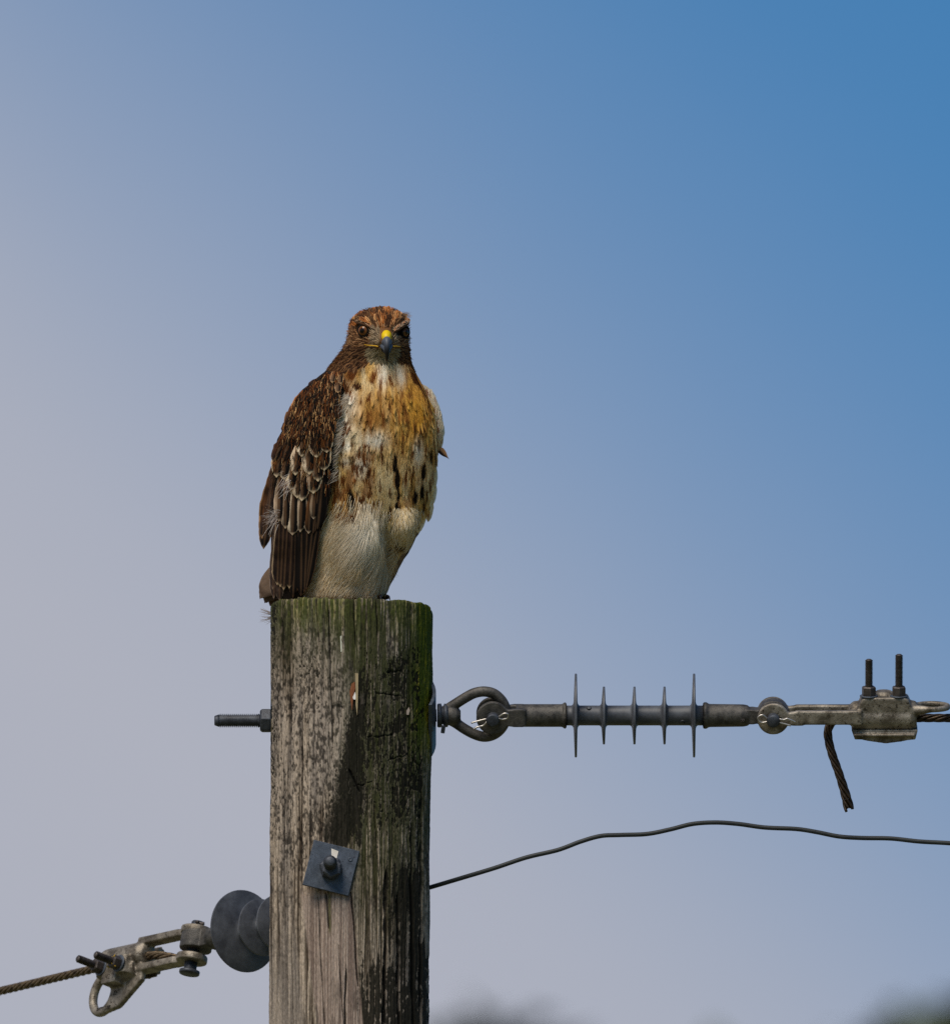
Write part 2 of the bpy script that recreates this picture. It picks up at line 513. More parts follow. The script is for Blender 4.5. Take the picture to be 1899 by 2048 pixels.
def pole_fields(px, py, thv):
    """stain, moss, bare wood and crack pattern of the pole surface"""
    g1 = fbm(px / 6.0, py / 210.0, 1, 4)
    g2 = fbm(px / 2.2, py / 80.0, 2, 3)
    g3 = fbm(px / 34.0, py / 300.0, 3, 3)
    spk = fbm(px / 2.6, py / 7.5, 4, 3, 0.7)
    spk2 = fbm(px / 3.4, py / 9.0, 14, 3, 0.65)
    blot = fbm(px / 22.0, py / 50.0, 5, 5, 0.62)
    tan_, brown, grey = lin(164, 149, 132), lin(58, 48, 38), lin(136, 127, 119)
    k = smooth(0.34, 0.64, g1 * 0.6 + g2 * 0.4)[..., None]
    c = brown * (1 - k) + tan_ * k
    k = (smooth(0.4, 0.65, g3) * 0.5)[..., None]
    c = c * (1 - k) + grey * k
    # dark pepper in the weathered grain
    pep = smooth(0.55, 0.36, spk2 * .7 + blot * .3) * smooth(2060, 1660, py)
    c = c * (1 - (pep * 0.80)[..., None])
    # olive algae over the top and the right two thirds
    alg = np.clip(smooth(1400, 1195, py) * 0.95 + smooth(640, 745, px + 40 * (blot - .5)) * smooth(2010, 1620, py) * 0.92, 0, 1) * smooth(0.24, 0.46, blot * 0.5 + g1 * 0.3 + spk2 * .2)
    alg = alg * (1 - .7 * smooth(.56, .70, g2))
    c = c * (1 - .9 * alg[..., None]) + lin(50, 53, 26) * .9 * alg[..., None]
    moss = smooth(816, 846, px + 30 * (blot - 0.5)) * smooth(1560, 1430, py + 60 * (g1 - 0.5)) * smooth(0.22, 0.40, blot * 0.5 + spk * 0.5)
    moss = np.maximum(moss, .55 * smooth(1290, 1205, py + 60 * (blot - .5)) * smooth(.42, .6, spk2 * .5 + g1 * .5))
    yel = (smooth(0.55, 0.70, g2) * .8)[..., None]
    c = c * (1 - moss[..., None]) + (lin(58, 68, 12) * (1 - yel) + lin(122, 116, 22) * yel) * moss[..., None]
    lich = smooth(546, 540, px) * smooth(1380, 1410, py) * smooth(1480, 1450, py) * 0.6
    c = c * (1 - lich[..., None]) + lin(146, 132, 34) * lich[..., None]
    # black rot: a ragged noise field that grows where the envelope is strong
    centre = 722 + 14 * np.sin(py / 90.0) - smooth(1560, 1700, py) * 40
    hw_ = 26 + 22 * smooth(1500, 1580, py)
    env = smooth(1.35, 0.2, np.abs(px - centre) / hw_) * smooth(1250, 1420, py) * smooth(1712, 1670, py) * 1.25
    env = np.maximum(env, smooth(760, 795, px) * smooth(850, 838, px) * smooth(1640, 1800, py) * 1.08)
    env = np.maximum(env, smooth(700, 740, px) * smooth(850, 836, px) * smooth(1240, 1330, py) * smooth(1720, 1600, py) * .66)
    env = np.maximum(env, smooth(712, 732, px) * smooth(1830, 1950, py) * .80)
    env = np.maximum(env, np.exp(-((px - 548) / 9.0) ** 2) * smooth(1720, 1500, py) * .62)
    env = np.maximum(env, np.exp(-((px - 625) / 40.0) ** 2) * smooth(1250, 1300, py) * smooth(1480, 1400, py) * .42)
    env = np.maximum(env, np.exp(-((px - (843 - (py - 1500) * 0.012)) / 6.0) ** 2) * smooth(1300, 1560, py) * .9)
    low = smooth(1600, 1760, py)
    nn = (blot * .28 + spk2 * .40 + g1 * .22 + spk * .10) * (1 - low) + (blot * .22 + spk2 * .22 + g1 * .56) * low
    black = smooth(-.03, .03, nn - (.70 - .265 * env)) * smooth(.05, .3, env)
    c = c * (1 - 0.95 * black[..., None]) + lin(20, 19, 12) * (0.95 * black[..., None])
    # bare split face below the square plate
    le = 604 + (py - 1780) * 0.13 + 3 * (g1 - 0.5)
    ri = 708 + (py - 1780) * 0.09 + 4 * (g2 - 0.5)
    bare = smooth(le - 2, le + 3, px) * smooth(ri + 2, ri - 2, px) * smooth(1765, 1790, py)
    fine = fbm(px / 3.0, py / 320.0, 9, 3)
    bc = lin(108, 93, 84) * (1 - smooth(.3, .7, fine)[..., None]) + lin(150, 134, 122) * smooth(.3, .7, fine)[..., None]
    stain = smooth(0.55, 0.7, fbm(px / 12.0, py / 70.0, 12, 3)) * smooth(1940, 2020, py + 60 * (fine - .5))
    bc = bc * (1 - 0.6 * stain[..., None])
    greenline = np.exp(-((px - (662 + (py - 1790) * 0.02)) / 3.0) ** 2) * smooth(1870, 1850, py)
    bc = bc * (1 - greenline[..., None]) + lin(84, 80, 54) * greenline[..., None]
    c = c * (1 - bare[..., None]) + bc * bare[..., None]
    # cracks: (x at top, y0, x at bottom, y1, width, depth)
    dep = np.zeros_like(px)
    for (xa, ya, xb, yb, w, dd) in [
            (563, 1235, 566, 1300, 2.6, 6), (560, 1300, 557, 1420, 1.6, 3), (602, 1195, 605, 1330, 1.6, 3),
            (633, 1195, 640, 1290, 1.6, 4), (656, 1195, 668, 1480, 1.9, 5), (648, 1195, 655, 1250, 1.5, 3),
            (708, 1195, 712, 1290, 1.8, 4), (752, 1195, 756, 1270, 1.8, 4), (838, 1208, 838, 1250, 1.8, 3),
            (638, 1786, 654, 2060, 1.5, 5), (656, 1780, 661, 1850, 2.0, 5), (680, 1880, 694, 2060, 1.4, 4),
            (706, 1780, 722, 1960, 2.0, 6), (697, 1930, 694, 2060, 2.6, 6), (559, 1640, 556, 2060, 1.6, 3),
            (583, 1700, 590, 2060, 1.5, 3), (750, 1600, 764, 1760, 1.8, 4), (777, 1730, 774, 2060, 4.5, 9),
            (801, 1780, 806, 2060, 4.0, 8), (826, 1640, 834, 2060, 4.0, 8), (846, 1560, 848, 2060, 3.0, 7),
            (700, 1535, 722, 1580, 3.5, 6), (594, 1560, 598, 1800, 1.3, 2.5), (790, 1400, 789, 1700, 1.4, 3),
            (737, 1260, 735, 1420, 1.3, 2.5), (620, 1300, 617, 1620, 1.2, 2.2), (820, 1300, 822, 1560, 1.5, 3)]:
        t = (py - ya) / (yb - ya)
        xc = xa + (xb - xa) * t + 2.2 * (vnoise(py / 40.0, py * 0 + xa, 21) - 0.5)
        wv = w * np.sqrt(np.clip(np.minimum(t, 1.05 - t) * 8, 0, 1)) * (0.6 + 0.8 * vnoise(py / 25.0, py * 0 + xb, 22))
        a = np.clip(1 - np.abs(px - xc) / (wv + 1e-3), 0, 1) * ((t > 0) & (t < 1.05))
        dep = np.maximum(dep, dd * a)
    for (xa, ya, xb, yb, w) in [(752, 1384, 802, 1394, 3), (736, 1473, 790, 1470, 3), (776, 1345, 804, 1344, 5),
                                (712, 1571, 748, 1562, 2.5), (780, 1520, 812, 1512, 3), (665, 1410, 690, 1412, 7), (828, 1516, 842, 1530, 7)]:
        t = np.clip((px - xa) / (xb - xa), 0, 1)
        yc = ya + (yb - ya) * t + 9 * (fbm(px / 8.0, px * 0, 31, 3) - 0.5)
        a = np.clip(1 - np.abs(py - yc) / (w * (.25 + 1.0 * vnoise(px / 5.0, px * 0, 33))), 0, 1) * smooth(xa - 4, xa + 3, px) * smooth(xb + 4, xb - 3, px)
        dep = np.maximum(dep, 3.2 * a)
    c = c * (1 - 0.85 * np.clip(dep / 4.0, 0, 1)[..., None])
    relief = (g1 - 0.5) * 4.2 + (g2 - 0.5) * 2.0 + (spk2 - 0.5) * 1.6 * (1 - bare) - dep - black * 1.6 - bare * 2.2 + moss * 1.4 * spk
    return c, relief


def rim_py(px):
    xs = [530, 541, 547, 560, 582, 630, 673, 708, 753, 775, 792, 814, 838, 858, 864, 876]
    ys = [1214, 1209, 1202, 1199, 1196, 1195, 1196, 1196, 1196, 1199, 1197, 1199, 1204, 1211, 1220, 1236]
    return np.interp(px, xs, ys) + 2.2 * (vnoise(px / 5.0, px * 0, 41) - 0.5) + 3.6 * (_hash(np.floor(px / 13.0 + vnoise(px / 9.0, px * 0, 44)), np.floor(px * 0), 43) - .5)


TH, RW = np.meshgrid(th, rows_px)
pxs = 703 + 162 * np.sin(TH)
front = np.cos(TH)
rim = rim_py(pxs)
# rim height at each angle so that the sawn top leans a little towards the lens
lean = np.where(front > 0, front * 162 * math.tan(TILT), 0)
z_rim = ZREF - ((rim - 1300) / S + 0) / UP[2] - (lean) / S
z_rim = np.where(front > 0, z_rim, z_rim - 0.012 * np.clip(-front, 0, 1))
zz = z_rim - RW / S / UP[2]
taper = 1.0 - RW / 900.0 * 0.018
pyv = rim + RW
colr, rel = pole_fields(pxs, pyv, TH)
rim_round = -3.0 * np.exp(-RW / 2.5)
ripple = 2.5 * (fbm(TH * 3 + 9, pyv / 120.0, 51, 3) - 0.5)
rad = PR * taper + (rel + rim_round + ripple) / S
xoff = -RW / 870.0 * 4.5 / S
P = np.stack([rad * np.sin(TH) + xoff, -rad * np.cos(TH), zz], -1)
nr = len(rows_px)
mb = MB()
verts = P.reshape(-1, 3); cols = colr.reshape(-1, 3)
lowv, lowc = [], []
for b in below:
    pb = 1203 + b * S
    r2 = PR * (0.982 + 0.028 * b)
    lowv.append(np.stack([r2 * np.sin(th) - 4.5 / S, -r2 * np.cos(th), np.full(ncol, z_hi - b)], -1))
    lowc.append(pole_fields(703 + 162 * np.sin(th), np.full(ncol, 2048.0), th)[0])
verts = np.concatenate([verts] + lowv); cols = np.concatenate([cols] + lowc)
nt_ = nr + len(below)
I, J = np.meshgrid(np.arange(nt_ - 1), np.arange(ncol), indexing='ij')
J2 = (J + 1) % ncol
faces = np.stack([I * ncol + J, (I + 1) * ncol + J, (I + 1) * ncol + J2, I * ncol + J2], -1).reshape(-1, 4)
# sawn end
tops = []
topc = []
for q in (0.86, 0.6, 0.3):
    r0 = P[0] * 1.0
    c0 = np.array([0, 0, P[0][:, 2].mean()])
    v = r0 * q + c0 * (1 - q)
    v[:, 2] += 0.004 * (vnoise(v[:, 0] * 300, v[:, 1] * 300, 61) - 0.5)
    tops.append(v)
    topc.append(lin(96, 88, 70) * (0.6 + 0.8 * vnoise(v[:, 0] * 400, v[:, 1] * 400, 62))[:, None])
base_n = len(verts)
verts = np.concatenate([verts] + tops + [np.array([[0, 0, P[0][:, 2].mean()]])])
cols = np.concatenate([cols] + topc + [lin(90, 82, 66)[None]])
fl = faces.tolist()
prev = 0
for q in range(3):
    cur = base_n + q * ncol
    for j in range(ncol):
        fl.append((prev + j, prev + (j + 1) % ncol, cur + (j + 1) % ncol, cur + j))
    prev = cur
ctr = len(verts) - 1
for j in range(ncol):
    fl.append((prev + j, prev + (j + 1) % ncol, ctr))
mb.v = [verts]; mb.c = [cols]; mb.f = [tuple(q) for q in fl]; mb.n = len(verts)
mb.build('shaft', M_WOOD, pole)


def pole_front(px, py, out=0.0):
    """a point on the front of the pole as seen at this place of the photograph"""
    s_ = np.clip((np.asarray(px, float) - 701) / 162.0, -0.995, 0.995)
    h = -(np.asarray(py, float) - 1300) / UP[2]
    cd = np.sqrt(1 - s_ ** 2) * (162 + out)
    # iterate for the parallax between height and depth
    d = -cd
    z = h
    for _ in range(4):
        # screen row of a point at height z (px) and depth y=-cd: up = z*cos + cd*sin
        z = (-(np.asarray(py, float) - 1300) - cd * math.sin(TILT)) / math.cos(TILT)
    return np.stack([(s_ * 162 - 0) / S, -cd / S, ZREF + z / S], -1)


def splinter(pts, c, th_):
    mb = MB()
    a = pole_front([p[0] for p in pts], [p[1] for p in pts], th_)
    b = pole_front([p[0] for p in pts], [p[1] for p in pts], -3)
    n = len(pts)
    v = np.concatenate([a, b])
    f = [tuple(range(n))[::-1], tuple(n + i for i in range(n))] + [(i, (i + 1) % n, n + (i + 1) % n, n + i) for i in range(n)]
    mb.add(v, f, c)
    return mb.build('splinter', M_SPLINTER, pole, smooth_=False)


splinter([(702, 1366), (708, 1362), (709, 1376), (705, 1390), (703, 1420), (700, 1400), (698, 1382)], lin(116, 72, 48), 2.0)
splinter([(704, 1393), (709, 1382), (711, 1395), (709, 1398), (705, 1397)], lin(214, 208, 204), 2.2)
splinter([(709, 1345), (715, 1346), (715, 1380), (714, 1410), (713, 1430), (710, 1408), (710, 1380)], lin(150, 134, 104), 2.6)
splinter([(679, 1272), (682, 1270), (683, 1302), (680, 1303)], lin(176, 176, 160), 1.2)
splinter([(811, 1420), (816, 1413), (818, 1420), (815, 1429), (811, 1428)], lin(190, 168, 150), 1.4)

PXM = 1.0 / S


def local_empty(name, px, py, d, axes, label, cat, group=None):
    """Empty whose x, y, z run along the given (right, up, away) directions; children are measured in 1/1300 m"""
    a = [V3(v) / np.linalg.norm(v) for v in axes]
    M = np.column_stack(a) * PXM
    return empty(name, PX(px, py, d), label, cat, group, M)


RX = np.array([1, 0.0, 0]); RY = np.array([0, 0.2, 0.98]); RZ = np.array([0, 0.98, -0.2])
D_LINE = -27.0


def hexnut(mb, c0, axis, r, h, phase=0.0, chamfer=2.0):
    t, s, b = frame_of(axis)
    ang = np.arange(6) * math.pi / 3 + phase
    rings = []
    for (x, q) in ((0, r), (h - chamfer, r), (h, r * 0.86)):
        rings.append(np.asarray(c0) + t * x + q * (np.cos(ang)[:, None] * s + np.sin(ang)[:, None] * b))
    v = np.concatenate(rings)
    f = [(i * 6 + j, i * 6 + (j + 1) % 6, (i + 1) * 6 + (j + 1) % 6, (i + 1) * 6 + j) for i in range(2) for j in range(6)]
    f += [tuple(range(6))[::-1], tuple(12 + j for j in range(6))]
    mb.add(v, f)
    return mb


def threaded(mb, x0, x1, r, pitch, n=20, origin=(0, 0, 0), axis=(1, 0, 0), tip=10):
    prof = [(x0, r * 0.62), (x0 + 1, r * 0.72), (x0 + tip, r * 0.95)] if tip else [(x0, r * 0.9)]
    x = x0 + (tip or 1)
    while x + pitch < x1:
        prof += [(x, r * 0.76), (x + pitch * 0.5, r * 1.07)]
        x += pitch
    prof.append((x1, r * 0.9))
    return m_lathe(mb, prof, n, origin, axis)


# ------------------------------------------------------------------ eye bolt through the pole
eb = local_empty('eye_bolt', 985, 1431, D_LINE, (RX, RY, RZ), 'dark steel eye bolt running through the pole with its ring on the right', 'eye bolt')
zb = lambda x: -(985 - x) * 0.0 - 11 * (985 - x) / 545.0      # the bolt drops a little to the left
mb = MB()
threaded(mb, 429 - 985, 520 - 985, 13.5, 4.0, 22, (0, 0, -10.5))
mb.build('threaded_rod', M_STEEL, eb)
mb = MB()
m_tube(mb, [(-470, 0, -10.5), (-280, 0, -5), (-112, 0, 0)], 12.5, 18)
mb.build('shank', M_STEEL, eb)
mb = MB(); hexnut(mb, (-443, 0, -10.5), (-1, 0, 0), 25.5, 22, 0.35, 4)
mb.build('nut', M_STEEL, eb, False, 2.2)
mb = MB(); m_box(mb, (-441, 8, 0), (5, 74, 62), rot('X', 6)); mb.build('washer', M_STEEL, eb, False, 1.5)


def curved_plate(mb, half, th_, bend, R, c0):
    n = 9
    g_ = np.linspace(-half, half, n)
    A, B = np.meshgrid(g_, g_, indexing='ij')
    top = np.stack([th_ / 2 + bend * (A / half) ** 2, A, B], -1).reshape(-1, 3)
    bot = np.stack([-th_ / 2 + bend * (A / half) ** 2, A, B], -1).reshape(-1, 3)
    f = []
    N = n * n
    for i in range(n - 1):
        for j in range(n - 1):
            q = (i * n + j, (i + 1) * n + j, (i + 1) * n + j + 1, i * n + j + 1)
            f.append(q); f.append(tuple(N + k for k in q[::-1]))
    edge_ = [i * n for i in range(n)] + [(n - 1) * n + j for j in range(1, n)] + [i * n + n - 1 for i in range(n - 2, -1, -1)] + [j for j in range(n - 2, 0, -1)]
    for a, b in zip(edge_, edge_[1:] + edge_[:1]):
        f.append((a, N + a, N + b, b))
    v = np.concatenate([top, bot]) @ np.asarray(R).T + np.asarray(c0)
    mb.add(v, f)
    return mb


mb = MB(); curved_plate(mb, 60, 7, -12, rot('X', 18) @ rot('Z', 4), (-117, 0, 0))
mb.build('square_washer', M_PLATE, eb, False, 1.0)
mb = MB(); m_lathe(mb, [(-111, 22), (-109, 24), (-103, 24), (-101, 18), (-99, 18), (-97, 24), (-90, 23), (-88, 18)], 28)
mb.build('collar', M_STEEL, eb)
mb = MB(); m_box(mb, (-99, -20, -24), (8, 6, 16), rot('Y', 8)); mb.build('lock_tab', M_STEEL, eb, False, 1.5)
mb = MB()
zo = [(X, Y) for X, Y in [(300, 560), (430, 475), (560, 392), (665, 338), (780, 318), (895, 342), (985, 415), (1040, 510), (1055, 610), (1035, 710), (980, 800), (890, 866), (780, 887), (665, 855), (545, 790), (430, 712), (300, 640)]]
path = np.array([((X - 890) / 6.16, 0, (620 - Y) / 6.16) for X, Y in zo])
m_tube(mb, catmull(path, 6), 10.6, 20)
m_lathe(mb, [(-101, 17), (-92, 19), (-82, 21), (-72, 19), (-64, 10)], 24)
eye_ring = mb.build('eye_ring', M_IRON, eb)
rm = eye_ring.modifiers.new('weld', 'REMESH'); rm.mode = 'VOXEL'; rm.voxel_size = 1.6
rm.use_smooth_shade = True
sm = eye_ring.modifiers.new('smooth', 'SMOOTH'); sm.iterations = 4; sm.factor = 0.6


# ------------------------------------------------------------------ insulators
def cotter(pts, r=1.9):
    mb = MB()
    for p in pts:
        m_tube(mb, catmull(p, 6), r, 8)
    return mb


def text_mesh(txt, size, depth):
    cu = bpy.data.curves.new('lettering', 'FONT')
    cu.body = txt; cu.size = size; cu.extrude = depth; cu.align_x = 'CENTER'; cu.align_y = 'CENTER'
    cu.resolution_u = 2
    ob = bpy.data.objects.new('lettering', cu)
    COL.objects.link(ob)
    bpy.context.view_layer.update()
    me = bpy.data.meshes.new_from_object(ob)
    COL.objects.unlink(ob); bpy.data.objects.remove(ob); bpy.data.curves.remove(cu)
    n = len(me.vertices)
    v = np.zeros(n * 3); me.vertices.foreach_get('co', v)
    f = [tuple(p.vertices) for p in me.polygons]
    bpy.data.meshes.remove(me)
    return v.reshape(-1, 3), f


def ear_outline(r, neck_half, x_end, n=26):
    """ring end that narrows into a neck: closed outline in (x, z) around the pin at 0, 0"""
    a0 = math.asin(min(neck_half / r, 0.98))
    ang = np.linspace(a0 * 0.9, 2 * math.pi - a0 * 0.9, n)
    p = [(r * math.cos(a), r * math.sin(a)) for a in ang]
    return p + [(r * 1.25, -neck_half), (x_end, -neck_half), (x_end, neck_half), (r * 1.25, neck_half)]


def make_insulator(origin, axes, label, flip_pin=False):
    o = local_empty('insulator', *origin, axes, label, 'insulator', 'polymer strain insulators on the pole')
    # clevis at the pole end
    mb = MB()
    for y in (-22, 22):
        m_prism(mb, ear_outline(33, 18, 62), y - 7, y + 7)
    m_lathe(mb, [(48, 16), (52, 21.5), (60, 23), (140, 23), (141, 25.5), (144, 27), (147, 25.5), (148, 20)], 30)
    m_box(mb, (56, 0, 0), (20, 56, 34))
    f_ = mb.build('end_fitting', M_IRON, o)
    r_ = f_.modifiers.new('weld', 'REMESH'); r_.mode = 'VOXEL'; r_.voxel_size = 1.8; r_.use_smooth_shade = True
    s_ = f_.modifiers.new('smooth', 'SMOOTH'); s_.iterations = 5; s_.factor = 0.6
    # sheath and sheds
    mb = MB()
    prof = [(145, 20), (158, 20)]
    for x in (221, 282, 342, 401):
        prof += [(x - 12, 20)]
    prof += [(421, 20)]
    m_lathe(mb, prof, 36)
    for (x, a) in ((192, 1.2), (379, -0.5)):      # small mould marks
        m_lathe(mb, [(0, 0.1), (0.4, 4), (1.2, 5), (1.8, 3)], 14, (x, -18 * math.cos(a * .8), 18.6 * math.sin(a)), (0, -math.cos(a * .8), math.sin(a)))
    mb.build('sheath', M_POLY, o)
    for (x, r) in ((165, 84), (221, 58), (282, 58), (342, 58), (401, 84)):
        mb = MB()
        p = [(x - 9, 19.7), (x - 6, 21.2), (x - 4.2, 24.5), (x - 3.6, 29), (x - 1.4, r - 1.6), (x - .8, r - .3), (x + .9, r), (x + 2.6, r - .3), (x + 3.2, r - 1.6), (x + 4.2, 29), (x + 4.8, 24.5), (x + 6.5, 21.2), (x + 9, 19.7)]
        m_lathe(mb, p, 64)
        mb.build('shed', M_POLY, o).data.set_sharp_from_angle(angle=math.radians(32))
    # tongue at the line end
    mb = MB()
    m_lathe(mb, [(419, 20), (420, 26), (422, 27), (427, 27), (430, 24), (434, 23.4), (500, 22.5), (509, 21), (516, 14)], 30)
    tongue = [(560 - a, b) for a, b in ear_outline(33, 15, 54)]
    m_prism(mb, tongue[::-1], -18, 18)
    f2 = mb.build('end_fitting', M_IRON, o)
    r_ = f2.modifiers.new('weld', 'REMESH'); r_.mode = 'VOXEL'; r_.voxel_size = 1.8; r_.use_smooth_shade = True
    s_ = f2.modifiers.new('smooth', 'SMOOTH'); s_.iterations = 5; s_.factor = 0.6
    v, f = text_mesh('R', 13, 0.8)
    mb = MB()
    w = np.column_stack([v[:, 1] * 0.9 + 498, -np.sqrt(np.maximum(23.4 ** 2 - (v[:, 0] - 5) ** 2, 1)) - v[:, 2], -(v[:, 0]) - 5])
    mb.add(w, f)
    mb.build('embossed_letter', M_BOLT, f2, False)
    # pin through the clevis
    sgn = -1 if not flip_pin else 1
    mb = MB()
    m_lathe(mb, [(-40, 21), (-35, 21), (-34.5, 13), (49, 13), (51, 12), (51.5, 10)], 28, (0, 0, 0), (0, sgn, 0))
    pin = mb.build('clevis_pin', M_STEEL, o)
    y = sgn * 42
    c_ = cotter([[(12, y, 6), (22, y - 2, 13), (30, y - 2, 12), (29, y, 4), (20, y, 1), (12, y, 3)],
                 [(-12, y, 2), (-28, y, -2), (-43, y - 2, -6)], [(-12, y, -4), (-20, y, -12), (-30, y - 2, -14), (-39, y - 2, -19)]])
    c_.build('cotter_pin', M_BRIGHT, pin)
    return o


make_insulator((985, 1431, D_LINE), (RX, RY, RZ), 'grey polymer insulator with five thin sheds seen edge-on right of the pole')


# ------------------------------------------------------------------ dead-end clamps
def make_clamp(origin, axes, label, eye_c, stud_y=-14, left=False, stud_len=(118, 128)):
    o = local_empty('strain_clamp', *origin, axes, label, 'cable clamp', 'bolted dead-end clamps')
    mb = MB()
    for y in (-29, 29):                                     # fork
        r = ear_outline(32, 14, 60)
        m_prism(mb, r, y - 8, y + 8)
        m_box(mb, (100, y, 2), (110, 16, 28))
    m_box(mb, (165, 0, 2), (24, 74, 30))
    # trough around the cable
    m_lathe(mb, [(150, 18), (160, 27), (180, 29), (280, 29), (287, 26)], 28, (0, 0, 2))
    m_lathe(mb, [(158, 22), (166, 27), (276, 27), (284, 22)], 28, (0, -6, -2))
    # pedestal carrying the bolts
    n = 8
    ped = [(166, 14), (176, 38), (184, 42), (262, 42), (270, 38), (280, 14)]
    m_prism(mb, ped, -44 if left else -30, -4 if left else 26)
    if not left:
        m_lathe(mb, [(0, 24), (12, 20), (16, 14)], 20, (221, 6, 34), (0, 0, 1))
    # pulling eye
    ex, ey, ez, ea, ebb, tw = eye_c
    ang_ = np.linspace(0, 2 * math.pi, 33)
    loop = np.column_stack([ex + ea * np.cos(ang_), ey + ebb * np.sin(ang_), ez + 0 * ang_])
    m_tube(mb, loop, tw, 10, cap=False)
    if left:
        web = [(ex + 4, ey - ebb - tw + 3), (ex - 62, ey - ebb + 2), (ex - 128, -56), (150, -36), (158, -12), (284, -14), (ex + ea * .6, ey + ebb * .75), (ex - ea * .35, ey + ebb * .95), (ex - ea * .85, ey + ebb * .5), (ex - ea * .98, ey - ebb * .1), (ex - ea * .7, ey - ebb * .7), (ex - ea * .2, ey - ebb * .98)]
        n_ = len(web)
        v_ = [(x, y, ez - 6) for x, y in web] + [(x, y, ez + 7) for x, y in web]
        mb.add(v_, [tuple(range(n_))[::-1], tuple(n_ + i for i in range(n_))] + [(i, (i + 1) % n_, n_ + (i + 1) % n_, n_ + i) for i in range(n_)])
        m_tube(mb, [(170, -28, 8), (225, -40, 20), (250, -34, 26)], [20, 20, 14], 14)
        m_box(mb, (222, -48, 20), (46, 30, 44))
    else:
        m_tube(mb, [(270, -8, 10), (ex - ea * 0.9, ey * 0.7, ez)], [18, 10], 12)
        m_tube(mb, [(250, ey * 0.5 - 12, ez * .6), (ex, ey - ebb * 0.96, ez)], [16, tw], 12)
    body = mb.build('clamp_body', M_CAST, o)
    r_ = body.modifiers.new('weld', 'REMESH'); r_.mode = 'VOXEL'; r_.voxel_size = 1.9; r_.use_smooth_shade = True
    s_ = body.modifiers.new('smooth', 'SMOOTH'); s_.iterations = 12; s_.factor = 0.6
    # keeper under the cable
    mb = MB()
    top = [(156, -20), (290, -20)]
    poly = [(156, -24), (163, -44), (176, -44), (190, -47), (225, -52), (256, -48), (270, -45), (284, -44), (289, -24)]
    m_prism(mb, poly, -26, 26)
    m_box(mb, (222, -2, -34), (122, 64, 5))
    k = mb.build('keeper', M_CAST, o)
    r_ = k.modifiers.new('weld', 'REMESH'); r_.mode = 'VOXEL'; r_.voxel_size = 1.6; r_.use_smooth_shade = True
    s_ = k.modifiers.new('smooth', 'SMOOTH'); s_.iterations = 3; s_.factor = 0.5
    for x, L in ((191, stud_len[0]), (251, stud_len[1])):
        mb = MB()
        threaded(mb, 0, L + 40, 7.6, 2.6, 16, (x, stud_y, L), (0, 0, -1), 2)
        st = mb.build('stud', M_BOLT, o)
        mb = MB(); hexnut(mb, (x, stud_y, 44.5), (0, 0, 1), 14.6, 18, 0.25 if x < 200 else 0.1, 2)
        mb.build('nut', M_BOLT, st, False, 0.8)
        mb = MB(); m_lathe(mb, [(0, 17.5), (0.6, 18.2), (2.2, 18.2), (2.8, 17)], 28, (x, stud_y, 41.6), (0, 0, 1))
        mb.build('washer', M_PLATE, st)
    # clevis pin
    s = -1
    mb = MB()
    if left:
        m_lathe(mb, [(-62, 20), (-60, 21), (-55, 21), (-53, 14), (-50, 13), (48, 13), (50, 11)], 28, (0, 0, 0), (0, 1, 0))
        pin = mb.build('clevis_pin', M_STEEL, o)
        c_ = cotter([[(12, 42, 2), (2, 46, 8), (-8, 45, 4), (-14, 44, 0), (-18, 45, -3)], [(14, 42, 0), (4, 48, 4), (-6, 46, 9), (-14, 45, 10)]], 3.2)
        c_.build('cotter_pin', M_BOLT, pin)
    else:
        m_lathe(mb, [(-46, 20), (-40, 20), (-39, 13), (57, 13), (59, 12), (60, 10)], 28, (0, 0, 0), (0, -1, 0))
        pin = mb.build('clevis_pin', M_STEEL, o)
        y = -50
        c_ = cotter([[(-12, y, 4), (-20, y, 11), (-27, y, 10), (-31, y, 5), (-28, y, -1), (-22, y, -4), (-12, y, -2)],
                     [(12, y, 3), (22, y, 2), (27, y, 4), (36, y, 1), (44, y, -3)], [(12, y, -4), (24, y, -7), (35, y, -10)]])
        c_.build('cotter_pin', M_BRIGHT, pin)
    return o, body


make_clamp((1545, 1431, D_LINE), (RX, RY, RZ), 'brown cast clamp with two upright bolts gripping the cable at the right edge', (316, 0, 18, 33, 28, 6.5))


